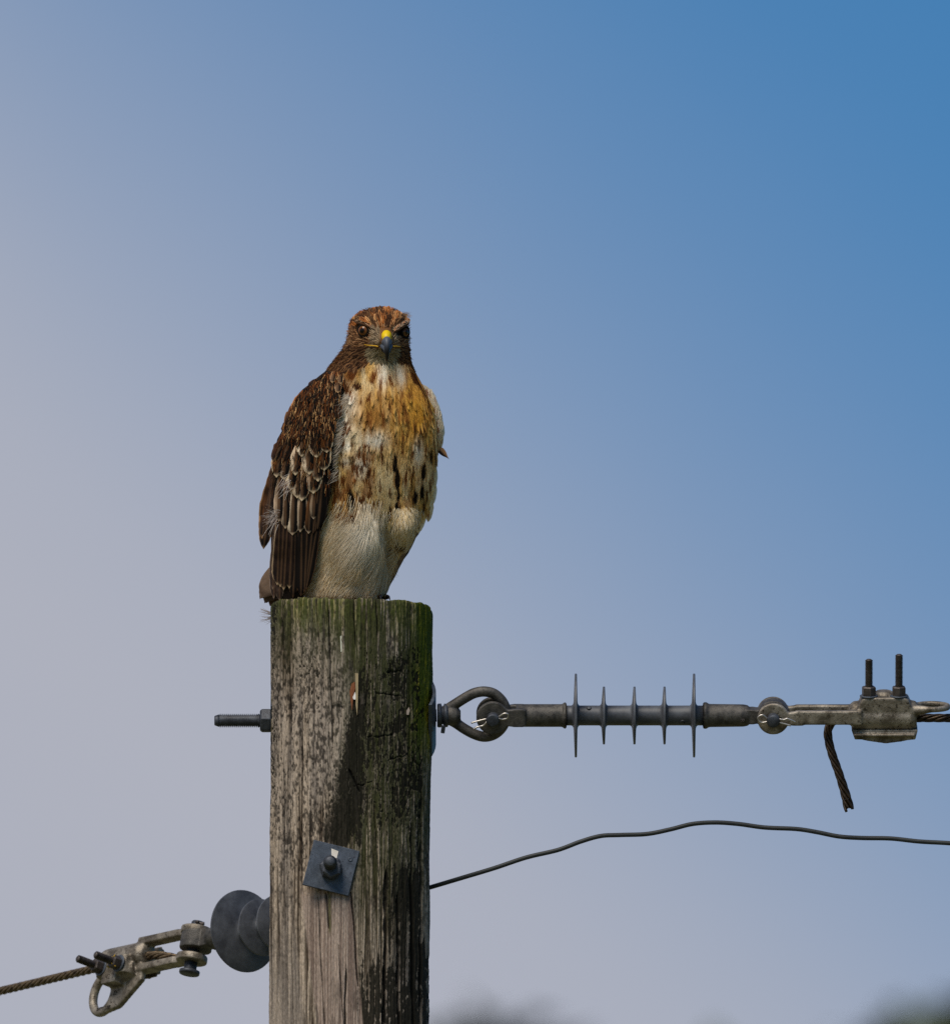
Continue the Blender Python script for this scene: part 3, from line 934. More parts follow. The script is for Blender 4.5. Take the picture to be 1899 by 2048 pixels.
# ------------------------------------------------------------------ stranded cables
def make_cable(label, path_px, r_strand, mat, twist=46.0, far=None, cat='cable', group='bare stranded line cables', spread=None):
    """seven wires laid around one another along a path of (px, py, d)"""
    path = np.array([PX(*p) for p in catmull(path_px, 14)])
    seg = np.linalg.norm(np.diff(path, axis=0), axis=1)
    s = np.concatenate([[0], np.cumsum(seg)])
    n = int(s[-1] / (3.0 / S)) + 2
    si = np.linspace(0, s[-1], n)
    pts = np.column_stack([np.interp(si, s, path[:, k]) for k in range(3)])
    tan = np.gradient(pts, axis=0); tan /= np.linalg.norm(tan, axis=1)[:, None]
    o = empty('power_cable', pts[0], label, cat, group)
    a = np.array([0, 1.0, 0])
    sv = np.cross(tan, a); sv /= np.linalg.norm(sv, axis=1)[:, None]
    bv = np.cross(tan, sv)
    R = 2 * r_strand / S
    for k in range(7):
        if k == 6:
            q = pts
        else:
            ph = -si * S / twist * math.pi * 2 * 0.5 + k * math.pi / 3
            rr_ = R * (np.ones(n) if spread is None else spread(si / s[-1]))
            q = pts + (np.cos(ph)[:, None] * sv + np.sin(ph)[:, None] * bv) * np.broadcast_to(rr_, (n,))[:, None]
        if spread is not None:
            q = q[:len(q) - int(RNG.integers(0, 5))]
        mb = MB()
        m_tube(mb, q - pts[0], r_strand * 1.02 / S, 8)
        mb.build('strand', mat, o)
    if far is not None:
        mb = MB()
        q = np.array([PX(*p) for p in far])
        m_tube(mb, catmull(q, 8) - pts[0], r_strand * 3 / S, 10)
        mb.build('far_span', mat, o)
    return o


make_cable('tarnished stranded cable leaving the right clamp with its cut tail hanging down',
           [(2500, 1434, D_LINE), (2200, 1435, D_LINE), (1960, 1436, D_LINE), (1840, 1436, D_LINE), (1720, 1436, D_LINE), (1690, 1436, D_LINE + 2), (1668, 1441, D_LINE + 4), (1656, 1456, D_LINE + 4), (1655, 1474, D_LINE),
            (1662, 1505, D_LINE - 6), (1676, 1545, D_LINE - 10), (1690, 1590, D_LINE - 12), (1699, 1628, D_LINE - 14)],
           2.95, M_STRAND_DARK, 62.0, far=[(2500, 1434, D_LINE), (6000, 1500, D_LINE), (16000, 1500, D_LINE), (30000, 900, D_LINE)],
           spread=lambda t: 1 + 0.35 * smooth(0.92, 1.0, t))

# ------------------------------------------------------------------ left line: through bolt, insulator, clamp, cable
LR = np.array([-0.61, -0.145, 0.779]); LR /= np.linalg.norm(LR)
LY = np.array([0.16, 0.94, 0.30]); LY -= LR * (LY @ LR); LY /= np.linalg.norm(LY)
LZ = np.cross(LR, LY)
# z must be x cross y in (right, up, away), a left-handed triple in the place: rebuild as for the right line
LZ = np.array([LR[1] * LY[2] - LR[2] * LY[1], LR[2] * LY[0] - LR[0] * LY[2], LR[0] * LY[1] - LR[1] * LY[0]])
A_PX = np.array([730.0, 1809.0, 120.0])
make_insulator(tuple(A_PX), (LR, LY, LZ), 'grey polymer insulator with round overlapping sheds left of the pole', True)
B_PX = A_PX + 560 * np.array([LR[0], -LR[1], LR[2]])
lc, lbody = make_clamp(tuple(B_PX), (LR, LY, LZ), 'brown cast clamp with slanting bolts and an open eye at lower left', (276, -68, 6, 36, 40, 9.5), -26, True, (104, 104))
for (txt, px0, sz, e0) in (('DEFKLBR', 0, 11, 1), ('CJ', 1, 12, 1), ('42', 2, 15, 0)):
    v, f = text_mesh(txt, sz, 0.9)
    mb = MB()
    if px0 == 0:      # along the lower rim of the eye plate
        w = np.column_stack([258 - v[:, 0] * 1.05, -104 + v[:, 1] + (258 - v[:, 0]) * 0 + np.clip(v[:, 0], 0, 99) * .04, 6 + 8.0 + v[:, 2]])
    elif px0 == 1:
        w = np.column_stack([228 - v[:, 1], -74 - v[:, 0], 6 + 7.4 + v[:, 2]])
    else:
        w = np.column_stack([222 - v[:, 0], -50 + v[:, 1], 41.5 + v[:, 2]])
    mb.add(w, f)
    mb.build('raised_lettering', M_MARK, lbody, False)
mb = MB()
rg = np.random.default_rng(4)
for k in range(40):
    p = np.array([191, -26, 62.0]) + rg.normal(0, 1, 3) * np.array([6, 6, 5])
    m_lathe(mb, [(-2, 0.3), (-1, 1.6), (1, 1.6), (2, 0.3)], 6, p, rg.normal(0, 1, 3))
mb.build('lichen', M_YMOSS, lc, kind='stuff')
cdir = np.array([LR[0], -LR[1], LR[2]])
cl0 = B_PX + 70 * cdir
far_l = B_PX + 2600 * cdir
make_cable('tarnished stranded cable running from the left clamp to the left edge', [tuple(B_PX + np.array(o_) + t * cdir) for t, o_ in ((6, (0, 34, 30)), (34, (0, 27, 24)), (80, (0, 12, 12)), (150, (0, 0, 0)), (300, (0, 0, 0)))] + [tuple(B_PX + t * cdir) for t in ( 450, 700, 1000, 1300, 1500)], 2.95, M_STRAND, 56.0,
           far=[tuple(B_PX + t * cdir + np.array([0, (t / 9000.0) ** 2 * -300, 0])) for t in (1500, 4000, 9000, 20000)])

# through bolt with the square plate on the front of the pole
T = np.array([0.16, -0.10, 0.98]); T /= np.linalg.norm(T)           # runs back towards the left line
front_c = np.array([662.0, 1737.0, -247.0])
tb = local_empty('through_bolt', *front_c, (np.array([0.97, -0.22, 0]), np.array([0.22, 0.94, 0.20]), np.array([0.0, 0.19, -0.98])),
                 'blue-grey square washer plate with a bolt and nut on the pole front', 'bolt')
mb = MB()
n = 9
g_ = np.linspace(-47, 47, n)
A_, B_ = np.meshgrid(g_, g_, indexing='ij')
top_ = np.stack([A_, B_, 8 + 0 * A_], -1).reshape(-1, 3)
bot_ = np.stack([A_, B_, 0 * A_], -1).reshape(-1, 3)
f = []
for i in range(n - 1):
    for j in range(n - 1):
        q = (i * n + j, (i + 1) * n + j, (i + 1) * n + j + 1, i * n + j + 1)
        f.append(q); f.append(tuple(n * n + k for k in q[::-1]))
ed = [i * n for i in range(n)] + [(n - 1) * n + j for j in range(1, n)] + [i * n + n - 1 for i in range(n - 2, -1, -1)] + [j for j in range(n - 2, 0, -1)]
for a, b in zip(ed, ed[1:] + ed[:1]):
    f.append((a, n * n + a, n * n + b, b))
mb.add(np.concatenate([top_, bot_]), f)
mb.build('square_plate', M_PLATE, tb, False, 1.2)
mb = MB(); mb.add([(-9, 38, 8.6), (6, 36, 8.6), (6, 14, 8.6), (-6, 26, 8.6), (-9, 38, 8.2), (6, 36, 8.2), (6, 14, 8.2), (-6, 26, 8.2)], [(0, 3, 2, 1), (0, 1, 5, 4), (1, 2, 6, 5), (2, 3, 7, 6), (3, 0, 4, 7)])
mb.build('paint_chip', M_PALE, tb, False)
mb = MB(); m_lathe(mb, [(0, 5), (0.8, 4.6), (1.2, 3.4), (0.6, 2)], 14, (33, 26, 8), (0, 0, 1)); mb.build('stamped_mark', M_PLATE, tb)
mb = MB(); hexnut(mb, (0, -2, 8), (0, 0, 1), 24, 20, 0.5, 3); mb.build('nut', M_STEEL, tb, False, 1.6)
mb = MB(); hexnut(mb, (3, -5, 28), (-0.05, 0.02, 1), 21, 10, 0.1, 3); mb.build('lock_nut', M_STEEL, tb, False, 1.6)
mb = MB(); threaded(mb, 0, 380, 12.5, 4.0, 20, (-4, 2, 66), (0.04, 0.0, -1), 6); mb.build('threaded_rod', M_STEEL, tb)
back = A_PX - front_c
bx = np.array([back[0] * 0.97 + back[1] * 0.22, 0, 0])
# ring at the back that the left insulator hangs from
fr = np.linalg.inv(np.column_stack([V3(np.array([0.97, -0.22, 0])) / np.linalg.norm([0.97, -0.22, 0]), V3(np.array([0.22, 0.94, 0.20])) / np.linalg.norm([0.22, 0.94, 0.20]), V3(np.array([0.0, 0.19, -0.98])) / np.linalg.norm([0.0, 0.19, -0.98])]) * PXM)
loc_a = fr @ (PX(*A_PX) - PX(*front_c))
lx = fr @ V3(LR) * PXM; lx /= np.linalg.norm(lx)
lz = fr @ V3(LZ) * PXM; lz /= np.linalg.norm(lz)
ang_ = np.linspace(0, 2 * math.pi, 33)
mb = MB()
ctr_ = loc_a - lx * 20
m_tube(mb, ctr_ + 30 * (np.cos(ang_)[:, None] * lx + np.sin(ang_)[:, None] * lz), 10, 14, cap=False)
m_tube(mb, [ctr_ - lx * 28, ctr_ - lx * 28 * 0.5 - np.array([0, 0, -60]) - lx * 20], [16, 16], 16)
mb.build('eye_nut', M_IRON, tb)

# ------------------------------------------------------------------ thin black wire
wp = [(800, 1792, 60), (859, 1775, 30), (926, 1755, 10), (989, 1736, 0), (1052, 1715, 0), (1115, 1700, 0), (1161, 1683, 0), (1201, 1672, 0), (1241, 1670, 0), (1293, 1668, 0),
      (1339, 1659, 0), (1384, 1648, 0), (1430, 1645, 0), (1476, 1648, 0), (1528, 1655, 0), (1591, 1658, 0), (1631, 1664, 0), (1677, 1673, 0), (1723, 1676, 0), (1780, 1677, 0),
      (1837, 1683, 0), (1899, 1686.5, 0), (1990, 1694, 0), (2300, 1715, 0), (3200, 1750, 0), (8000, 1800, 0), (20000, 1400, 0)]
q = np.array([PX(*p) for p in catmull(wp, 8)])
mb = MB(); m_tube(mb, q - q[0], 4.6 / S, 12)
wo = mb.build('black_wire', M_WIRE)
wo.location = q[0]
tag(wo, 'thin kinked black wire leaving the right side of the pole', 'wire')
# ------------------------------------------------------------------ hawk
HB = PX(690, 1196, -8)
hawk = empty('hawk', HB, 'brown hawk with streaked cream breast perched on the wooden pole top', 'hawk')
HBv = np.asarray(HB)


def hx(v):
    """(px, -py, d) -> metres from the hawk's base"""
    return PX(v[:, 0], -v[:, 1], v[:, 2]) - HBv


BODY = np.array([  # row, centre x, half width, half depth, centre depth
    (612.5, 761, 3, 3, -66), (614.5, 761, 16, 16, -66), (618, 760.5, 29, 28, -66), (625, 759, 42, 43, -65), (635, 758, 52, 55, -64), (648, 757, 58.5, 63, -62),
    (664, 757, 60.5, 66, -60), (682, 756, 62, 66, -58), (699, 752, 66, 62, -56), (714, 747, 72, 62, -52), (730, 742, 80, 68, -48),
    (748, 740, 91, 79, -44), (772, 743, 100, 93, -38), (800, 744, 114, 106, -33), (835, 746, 123, 116, -28), (875, 746, 127, 120, -24),
    (920, 744, 128, 120, -18), (965, 741, 128, 117, -14), (1005, 735, 127, 112, -10), (1045, 722, 121, 106, -6), (1085, 709, 112, 98, -4),
    (1125, 697, 100, 88, -4), (1160, 689, 91, 78, -6), (1185, 685, 84, 70, -8), (1203, 684, 70, 58, -10), (1206, 684, 30, 26, -10)], float)
_yq = np.concatenate([np.linspace(612.5, 640, 16)[:-1], np.linspace(640, 1206, 150)])


def body_at(y):
    """smooth interpolation of the body table"""
    return [np.interp(y, BODY[:, 0], BODY[:, k]) for k in (1, 2, 3, 4)]


_tab = np.column_stack([_yq] + body_at(_yq))
for _ in range(6):
    _tab[9:-3, 1:] = (_tab[8:-4, 1:] + 2 * _tab[9:-3, 1:] + _tab[10:-2, 1:]) / 4


def tab(y):
    return [np.interp(y, _tab[:, 0], _tab[:, k]) for k in (1, 2, 3, 4)]


EYES = [(-1, 728.5, 661.5, -110.0), (1, 806.0, 664.5, -86.0)]


def body_pt(phi, y):
    xc, hw, hd, dc = tab(y)
    x = xc + hw * np.sin(phi)
    d = dc - hd * np.cos(phi)
    # brow ridges, face, leg swelling
    fr = np.cos(phi) > 0
    for (sx, ex, ey) in ((-1, 730, 644), (1, 800, 646)):
        g = np.exp(-((x - ex) / 18) ** 2 - ((y - ey - (sx * (ex - x)) * 0.35) / 7) ** 2) * fr
        d = d - 8 * g; x = x + sx * 2.5 * g
    g = np.exp(-((x - 772) / 22) ** 2 - ((y - 682) / 24) ** 2) * fr
    d = d - 22 * g
    for (ex, ey) in ((727, 664), (806, 666)):
        g = np.exp(-((x - ex) / 11) ** 2 - ((y - ey) / 9) ** 2) * fr
        d = d + 6 * g
    g = np.exp(-((x - 813) / 22) ** 2 - ((y - 1052) / 34) ** 2) * fr
    d = d - 34 * g
    g = np.exp(-((x - 716) / 46) ** 2 - ((y - 1100) / 60) ** 2) * fr
    d = d - 16 * g
    g = np.exp(-((x - 775) / 12) ** 2 - ((y - 1110) / 50) ** 2) * fr
    d = d + 24 * g
    return np.stack([x, -y + 0 * x, d], -1)


def body_frame(phi, y):
    e = 0.01
    p = body_pt(phi, y)
    a = body_pt(phi + e, y) - body_pt(phi - e, y)
    b = body_pt(phi, y + 1.0) - body_pt(phi, y - 1.0)
    n = np.cross(b, a)
    n /= np.linalg.norm(n, axis=-1, keepdims=True) + 1e-9
    xc, hw, hd, dc = tab(y)
    c = np.stack([xc, -y + 0 * xc, dc], -1)
    flip = np.sum(n * (p - c), -1, keepdims=True) < 0
    n = np.where(flip, -n, n)
    return p, n


def mixc(a, b, k):
    return a * (1 - k) + b * k


CREAM, WHITE = lin(214, 196, 158), lin(226, 218, 200)
TAWNY, RUST, DARK = lin(196, 146, 76), lin(140, 78, 32), lin(44, 26, 16)
HEADB, HEADD, HEADT = lin(150, 88, 44), lin(50, 30, 20), lin(214, 164, 112)
WINGD, WINGB, EDGE = lin(44, 32, 27), lin(92, 64, 46), lin(206, 176, 142)
CHIN = lin(160, 142, 110)
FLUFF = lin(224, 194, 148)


def head_field(px, py):
    a = math.atan2(px - 773, 690 - py); r = math.hypot(px - 773, py - 690)
    n1 = float(fbm(np.array(a * 7.0), np.array(r / 15.0), 95, 2))
    n2 = float(fbm(np.array(a * 13.0), np.array(r / 26.0), 96, 2))
    c = mixc(lin(158, 92, 42), lin(206, 150, 96), smooth(.46, .62, np.array(n2)))
    return mixc(c, lin(40, 25, 17), smooth(.50, .60, np.array(n1)) * .92)


def zone(px, py, phi, rnd):
    """base, fringe, mark colour, mark width, feather length, half width, kind of mark"""
    back = abs(phi) > 1.75
    if py < 742 and not (py > 712 and abs(phi) < 0.9 and py > 724 and px > 735):
        if back:
            return HEADB * (.7 + .4 * rnd), HEADT, HEADD, .4, 17, 5.2, 'streak'
        if 697 < py < 730 and abs(px - 766) < 34 - (py - 697) * 0.25:
            return CHIN * (.85 + .3 * rnd), lin(176, 160, 130), lin(90, 80, 60), .12, 10, 2.2, 'streak'
        if py > 726 and abs(px - 768) < 26:
            return lin(84, 54, 34), lin(150, 110, 70), DARK, .6, 14, 5, 'streak'
        if py < 652:
            b = head_field(px, py)
            return b, mixc(b, HEADT, .35), lin(58, 36, 24), .1, 14.5, 3.6, 'streak'
        if 655 < py < 694 and (742 < px < 760 or 784 < px < 797):
            return lin(150, 126, 98) * (.8 + .3 * rnd), lin(178, 156, 128), lin(90, 74, 60), .2, 8.5, 1.7, 'streak'
        if py < 694:
            b = mixc(lin(136, 92, 58), lin(112, 78, 52), rnd)
            return b, lin(170, 130, 92), HEADD, .3, 11, 3.2, 'streak'
        b = mixc(lin(92, 62, 42), lin(66, 44, 32), rnd)
        if py > 716:
            b = mixc(lin(120, 80, 48), lin(70, 45, 30), rnd)
        return b, lin(146, 106, 70), DARK, .45, 16, 4.6, 'streak'
    if back:
        return mixc(WINGD, WINGB, rnd), lin(150, 108, 72), WINGD, .5, 34, 13, 'streak'
    return None


MARKS = [  # x0, y0, x1, y1, half width, darkness
    (789, 905, 789, 948, 4.6, 1), (794, 940, 793, 978, 4.6, 1), (797, 972, 795, 1004, 3.6, 1), (793, 1005, 791, 1028, 4.2, 1), (846, 922, 844, 963, 4.0, 1), (844, 966, 842, 999, 4.0, 1),
    (829, 974, 828, 1011, 4.2, 1), (764, 878, 760, 918, 2.4, .5), (822, 900, 819, 926, 2.0, .6), (813, 932, 808, 972, 3.2, .5), (861, 898, 860, 926, 2.4, .9), (869, 895, 870, 935, 2.4, .9),
    (826, 932, 823, 958, 2.8, .6), (757, 996, 757, 1030, 2.2, .8), (781, 1004, 779, 1042, 3.0, .8), (732, 998, 731, 1026, 2.2, .7), (708, 1026, 706, 1060, 3.4, .8), (829, 1016, 826, 1046, 2.6, 1),
    (701, 980, 703, 1026, 7.5, 1), (682, 1044, 680, 1074, 3.6, .8), (692, 842, 685, 880, 3.6, .6), (682, 876, 676, 908, 3.2, .6), (668, 912, 664, 952, 4.0, .6), (776, 782, 779, 828, 2.2, .55),
    (768, 816, 763, 858, 2.0, .5), (806, 808, 811, 832, 1.8, .6), (842, 818, 846, 848, 2.0, .6), (848, 790, 856, 832, 3.4, .6), (742, 782, 734, 808, 3.0, .4), (725, 822, 720, 850, 2.0, .6),
    (704, 838, 696, 872, 2.2, .5), (785, 846, 793, 900, 1.6, .6), (719, 956, 741, 968, 3.2, .5), (712, 1012, 728, 1000, 3.0, .6), (690, 1006, 678, 1016, 3.6, .5), (750, 930, 746, 960, 2.6, .4),
    (726, 905, 730, 935, 2.6, .4), (712, 930, 716, 956, 3.0, .5), (738, 962, 742, 990, 3.0, .4), (690, 950, 684, 972, 4.0, .5), (672, 985, 668, 1012, 4.4, .5), (660, 1030, 655, 1060, 4.5, .5),
    (676, 1064, 668, 1090, 4.0, .4), (852, 880, 853, 910, 2.0, .7), (836, 870, 838, 900, 1.6, .6), (812, 860, 814, 890, 1.6, .5),
    (700, 742, 706, 766, 7, .4), (714, 738, 704, 762, 7, .5), (722, 766, 712, 780, 6, .8), (752, 742, 740, 768, 6, .35), (816, 742, 828, 772, 4.5, .7), (824, 748, 838, 778, 4.5, .8),
    (833, 760, 846, 792, 3.6, .7), (840, 772, 851, 806, 3.2, .6), (775, 752, 784, 776, 3.0, .2), (700, 770, 694, 790, 6, .6)]
_rg = np.random.default_rng(12)
for _ in range(115):
    y_ = _rg.uniform(750, 1045); x_ = _rg.uniform(690 if y_ < 880 else 660, 866)
    if y_ < 895:
        MARKS.append((x_, y_, x_ + (x_ - 745) * .05 + _rg.normal(0, 1.5), y_ + _rg.uniform(18, 44), _rg.uniform(.9, 2.0), _rg.uniform(.15, .5)))
    elif x_ > 752:
        MARKS.append((x_, y_, x_ + _rg.normal(0, 2), y_ + _rg.uniform(14, 34), _rg.uniform(1.0, 2.6), _rg.uniform(.3, .9)))
    else:
        if _rg.random() < .55:      # arrow-shaped bars
            w_ = _rg.uniform(6, 11)
            for q_ in (-1, 1):
                MARKS.append((x_, y_, x_ + q_ * w_, y_ + _rg.uniform(2, 7), 2.2, _rg.uniform(.15, .6)))
        MARKS.append((x_, y_, x_ + _rg.normal(0, 2), y_ + _rg.uniform(12, 30), _rg.uniform(1.6, 3.4), _rg.uniform(.2, .6)))
for _ in range(60):      # denser bars on the flank beside the wing
    y_ = _rg.uniform(880, 1050); x_ = _rg.uniform(648, 752); w_ = _rg.uniform(5, 10)
    for q_ in (-1, 1):
        MARKS.append((x_, y_, x_ + q_ * w_, y_ + _rg.uniform(2, 6), 1.9, _rg.uniform(.35, .9)))
    MARKS.append((x_, y_ - 3, x_ + _rg.normal(0, 2), y_ + _rg.uniform(8, 18), _rg.uniform(1.4, 2.6), _rg.uniform(.4, .9)))
MK = np.array(MARKS, float)


def apply_marks(c, px, py):
    sh = px.shape
    X = px.ravel()[:, None]; Y = py.ravel()[:, None]
    dx, dy = MK[:, 2] - MK[:, 0], MK[:, 3] - MK[:, 1]
    L2 = dx * dx + dy * dy
    t = ((X - MK[:, 0]) * dx + (Y - MK[:, 1]) * dy) / L2
    dist = np.abs((X - MK[:, 0]) * dy - (Y - MK[:, 1]) * dx) / np.sqrt(L2)
    prof = MK[:, 4] * np.where(MK[:, 5] > .72, 1.2, .9) * np.sqrt(np.clip(np.minimum(t * 2.2, (1.02 - t) * 4.0), 0, 1))
    m = np.clip((prof - dist) / 1.3 + .35, 0, 1) * (prof > .05)
    halo = np.clip((prof * 1.9 - dist) / 3.0, 0, 1) * (prof > .05) * .55
    k = np.argmax(m, axis=1); mm = m.max(axis=1); hh = halo.max(axis=1)
    dk = MK[k, 5][:, None]
    mc = lin(128, 70, 26) * (1 - dk) + lin(26, 17, 11) * dk
    cf = c.reshape(-1, 3)
    cf = cf * (1 - hh[:, None]) + lin(196, 142, 72) * hh[:, None]
    cf = cf * (1 - mm[:, None]) + mc * mm[:, None]
    return cf.reshape(sh + (3,))


def breast_field(px, py):
    """ground colour of the underside plumage"""
    px = np.asarray(px, float); py = np.asarray(py, float) + 0 * np.asarray(px, float)
    st = fbm(px / 8.0, py / 46.0, 71, 3)
    bl = fbm(px / 20.0, py / 26.0, 72, 3)
    c = mixc(lin(204, 162, 92), lin(226, 202, 154), smooth(.35, .65, st)[..., None])

    def blob(x, y, rx, ry, col, k):
        nonlocal c
        g = k * np.exp(-((px - x) / rx) ** 2 - ((py - y) / ry) ** 2)
        g = np.clip(g * (.55 + .9 * st), 0, 1)
        c = mixc(c, col, g[..., None])
    gold, tan_, wht, gry = lin(206, 148, 52), lin(158, 110, 54), lin(236, 226, 208), lin(176, 160, 140)
    blob(830, 830, 46, 95, gold, .95)
    blob(765, 800, 36, 34, gold, .5)
    blob(748, 836, 34, 36, tan_, 1.1)
    blob(720, 812, 26, 34, gold, .45)
    blob(812, 775, 22, 26, gold, .7)
    blob(790, 890, 40, 34, gold, .6)
    blob(702, 800, 16, 30, wht, .9)
    blob(690, 850, 18, 46, wht, .8)
    blob(762, 750, 12, 26, wht, .9)
    blob(798, 752, 10, 22, wht, .9)
    blob(748, 882, 24, 16, wht, 1.1)
    blob(690, 893, 12, 10, wht, 1.1)
    blob(722, 935, 16, 26, wht, 1.0)
    blob(692, 925, 9, 10, wht, .9)
    blob(836, 905, 10, 26, wht, .7)
    blob(773, 960, 18, 60, lin(220, 196, 150), .9)
    blob(860, 790, 14, 40, lin(214, 160, 74), .6)
    # brown clouding of the left belly
    k = smooth(762, 738, px) * smooth(885, 915, py) * smooth(.46, .62, bl) * .8
    c = mixc(c, lin(146, 98, 60), k[..., None])
    k = smooth(758, 730, px) * smooth(1010, 1050, py) * smooth(1110, 1070, py) * smooth(.42, .6, bl) * .8
    c = mixc(c, lin(140, 96, 52), k[..., None])
    k = smooth(868, 880, px) * .6
    c = mixc(c, lin(150, 100, 50), k[..., None])
    # fine rusty shaft streaks
    fs = smooth(.61, .70, fbm(px / 3.4, py / 24.0, 74, 2)) * smooth(735, 760, px) * .62
    c = mixc(c, lin(118, 62, 22), fs[..., None])
    # collar
    k = smooth(800, 745, py) * smooth(742, 712, px + (py - 742) * .6)
    c = mixc(c, mixc(lin(132, 80, 36), lin(70, 40, 22), smooth(.42, .6, bl)[..., None]), k[..., None])
    k = smooth(820, 760, py) * smooth(806, 824, px - (py - 742) * .6)
    c = mixc(c, lin(140, 84, 36), (k * .85)[..., None])
    return apply_marks(c, px, py)


def breast_col(kind, mark, mw, seed):
    def fn(U, V, p):
        c = breast_field(p[..., 0], -p[..., 1])
        a = np.abs(U)
        c = c * (0.90 + .16 * smooth(.5, 1, V) + .05 * a * seed)[..., None]
        if kind == 'shaft':
            m = smooth(mw + .2, mw, a) * smooth(.2, .45, V) * smooth(.97, .85, V)
        elif kind == 'tip':
            m = smooth(.60, .74, V + .22 * a) * smooth(1.0, .92, V) * .85
        elif kind == 'blot':
            m = smooth(mw + .3, mw, a * (1.5 - V)) * smooth(.35, .6, V) * smooth(.96, .84, V)
        else:
            return c
        return mixc(c, mark, m[..., None])
    return fn


def feather(mb, P, t, n, L, W, lift, col, nu=5, nv=7, bend=0.10, camber=0.18, tip=0.5, ragged=0.06, point=False, wants_p=False):
    """one vaned feather: root P, running along t, lying on a surface with normal n"""
    t = t / np.linalg.norm(t)
    s = np.cross(n, t); s /= np.linalg.norm(s) + 1e-9
    n = np.cross(t, s)
    v = np.linspace(0, 1, nv); v = 1 - (1 - v) ** 1.5; u = np.linspace(-1, 1, nu)
    wv = np.where(v < 1 - tip, 0.32 + 0.68 * smooth(0, 1 - tip, v), np.sqrt(np.clip(1 - ((v - (1 - tip)) / tip) ** 2, 0, 1)))
    if point:
        wv = np.where(v < .35, .4 + .6 * smooth(0, .35, v), 1 - smooth(.35, 1.08, v) ** 1.3)
    wv = np.maximum(wv, 0.06) * (1 + ragged * RNG.normal(0, 1, nv))
    U, V = np.meshgrid(u, v)
    Wv = wv[:, None] * W
    lat = U * Wv
    vv = V + ragged * 0.35 * RNG.normal(0, 1, V.shape) * (V > .6) - 0.05 * U ** 2 * V
    p = (P + lift[0] * n + vv[..., None] * L * t + lat[..., None] * s
         + (lift[1] * V - bend * L * V ** 2 - camber * W * U ** 2)[..., None] * n)
    c = col(U, V, p) if wants_p else col(U, V)
    c = c * (1 + 0.10 * RNG.normal(0, 1, V.shape))[..., None]
    f = [(i * nu + j, i * nu + j + 1, (i + 1) * nu + j + 1, (i + 1) * nu + j) for i in range(nv - 1) for j in range(nu - 1)]
    mb.add(p.reshape(-1, 3), f, np.clip(c.reshape(-1, 3), 0.002, 1))


def plume_col(base, fringe, mark, mw, kind):
    def fn(U, V):
        a = np.abs(U)
        e = np.clip(smooth(.55, 1, a) * .7 + smooth(.72, 1, V) * .7, 0, 1)
        c = mixc(base, fringe, e[..., None])
        if kind == 'streak':
            m = smooth(mw + .25, mw, a) * smooth(.1, .3, V) * smooth(.98, .8, V) * (mw > 0)
        elif kind == 'drop':
            m = smooth(mw + .2, mw, a / (0.25 + V)) * smooth(.15, .4, V) * smooth(.96, .84, V)
        elif kind == 'blot':
            m = smooth(mw + .3, mw, a * (1.6 - V)) * smooth(.35, .55, V) * smooth(.95, .82, V)
        elif kind == 'tip':
            m = smooth(.62, .75, V + .18 * a) * smooth(1.0, .9, V) * .9
        else:
            m = smooth(mw + .14, mw, a) * smooth(.15, .4, V) * smooth(.97, .85, V) * (mw > 0)
        return mixc(c, mark, m[..., None])
    return fn


BEAK = np.array([773.0, -690.0, -140.0])


def flow(p, n, phi, y):
    down = np.array([0, -1.0, 0.12])
    px = p[0]
    if y < 760:
        away = p - BEAK
        away = away / np.linalg.norm(away)
        k = smooth(700, 760, np.array(y))
        if y < 700 and abs(phi) < 1.7:
            away[2] += 0.5
        t = away * (1 - k) + down * k
    else:
        t = down.copy()
        t[0] += -0.16 * (p[0] - 752) / 110 * (1 if y < 900 else -0.6)
        if y < 860 and px < 720: t[0] -= .28
        if y > 1010: t[0] -= .18
    t = t - n * (t @ n)
    return t / (np.linalg.norm(t) + 1e-9)


def in_face(px, py):
    for (_, ex, ey, _d) in EYES:
        if ((px - ex) / 17) ** 2 + ((py - ey + 3) / 14.5) ** 2 < 1: return True
    if abs(px - 772) < (14 if py < 692 else 8) and 654 < py < 714: return True
    return False


# body skin: one continuous surface under the plumage
mb = MB()
na = 96
ph = np.linspace(-math.pi, math.pi, na, endpoint=False)
PH, YY = np.meshgrid(ph, _yq)
bp_, bn_ = body_frame(PH, YY)
bp_ = bp_ - bn_ * (3.2 * smooth(613, 622, YY))[..., None]
bc_ = np.zeros(bp_.shape)
bfield = breast_field(bp_[..., 0], YY)
for i in range(len(_yq)):
    for j in range(na):
        z = zone(bp_[i, j, 0], _yq[i], ph[j], .5)
        bc_[i, j] = z[0] * .8 if z else bfield[i, j] * .8
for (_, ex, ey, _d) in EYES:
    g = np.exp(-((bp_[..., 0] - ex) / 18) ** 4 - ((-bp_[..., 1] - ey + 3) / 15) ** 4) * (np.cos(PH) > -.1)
    bc_ = mixc(bc_, lin(26, 20, 18), np.clip(g * 1.3, 0, 1)[..., None])  # dark skin round the eye, with the brow's shadow painted into the colour
nb = len(_yq)
f = [(i * na + j, i * na + (j + 1) % na, (i + 1) * na + (j + 1) % na, (i + 1) * na + j) for i in range(nb - 1) for j in range(na)]
f += [tuple(range(na)), tuple((nb - 1) * na + j for j in range(na))[::-1]]
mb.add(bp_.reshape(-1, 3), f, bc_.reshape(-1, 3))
mb.build('body', M_PLUME, hawk, xf=hx)

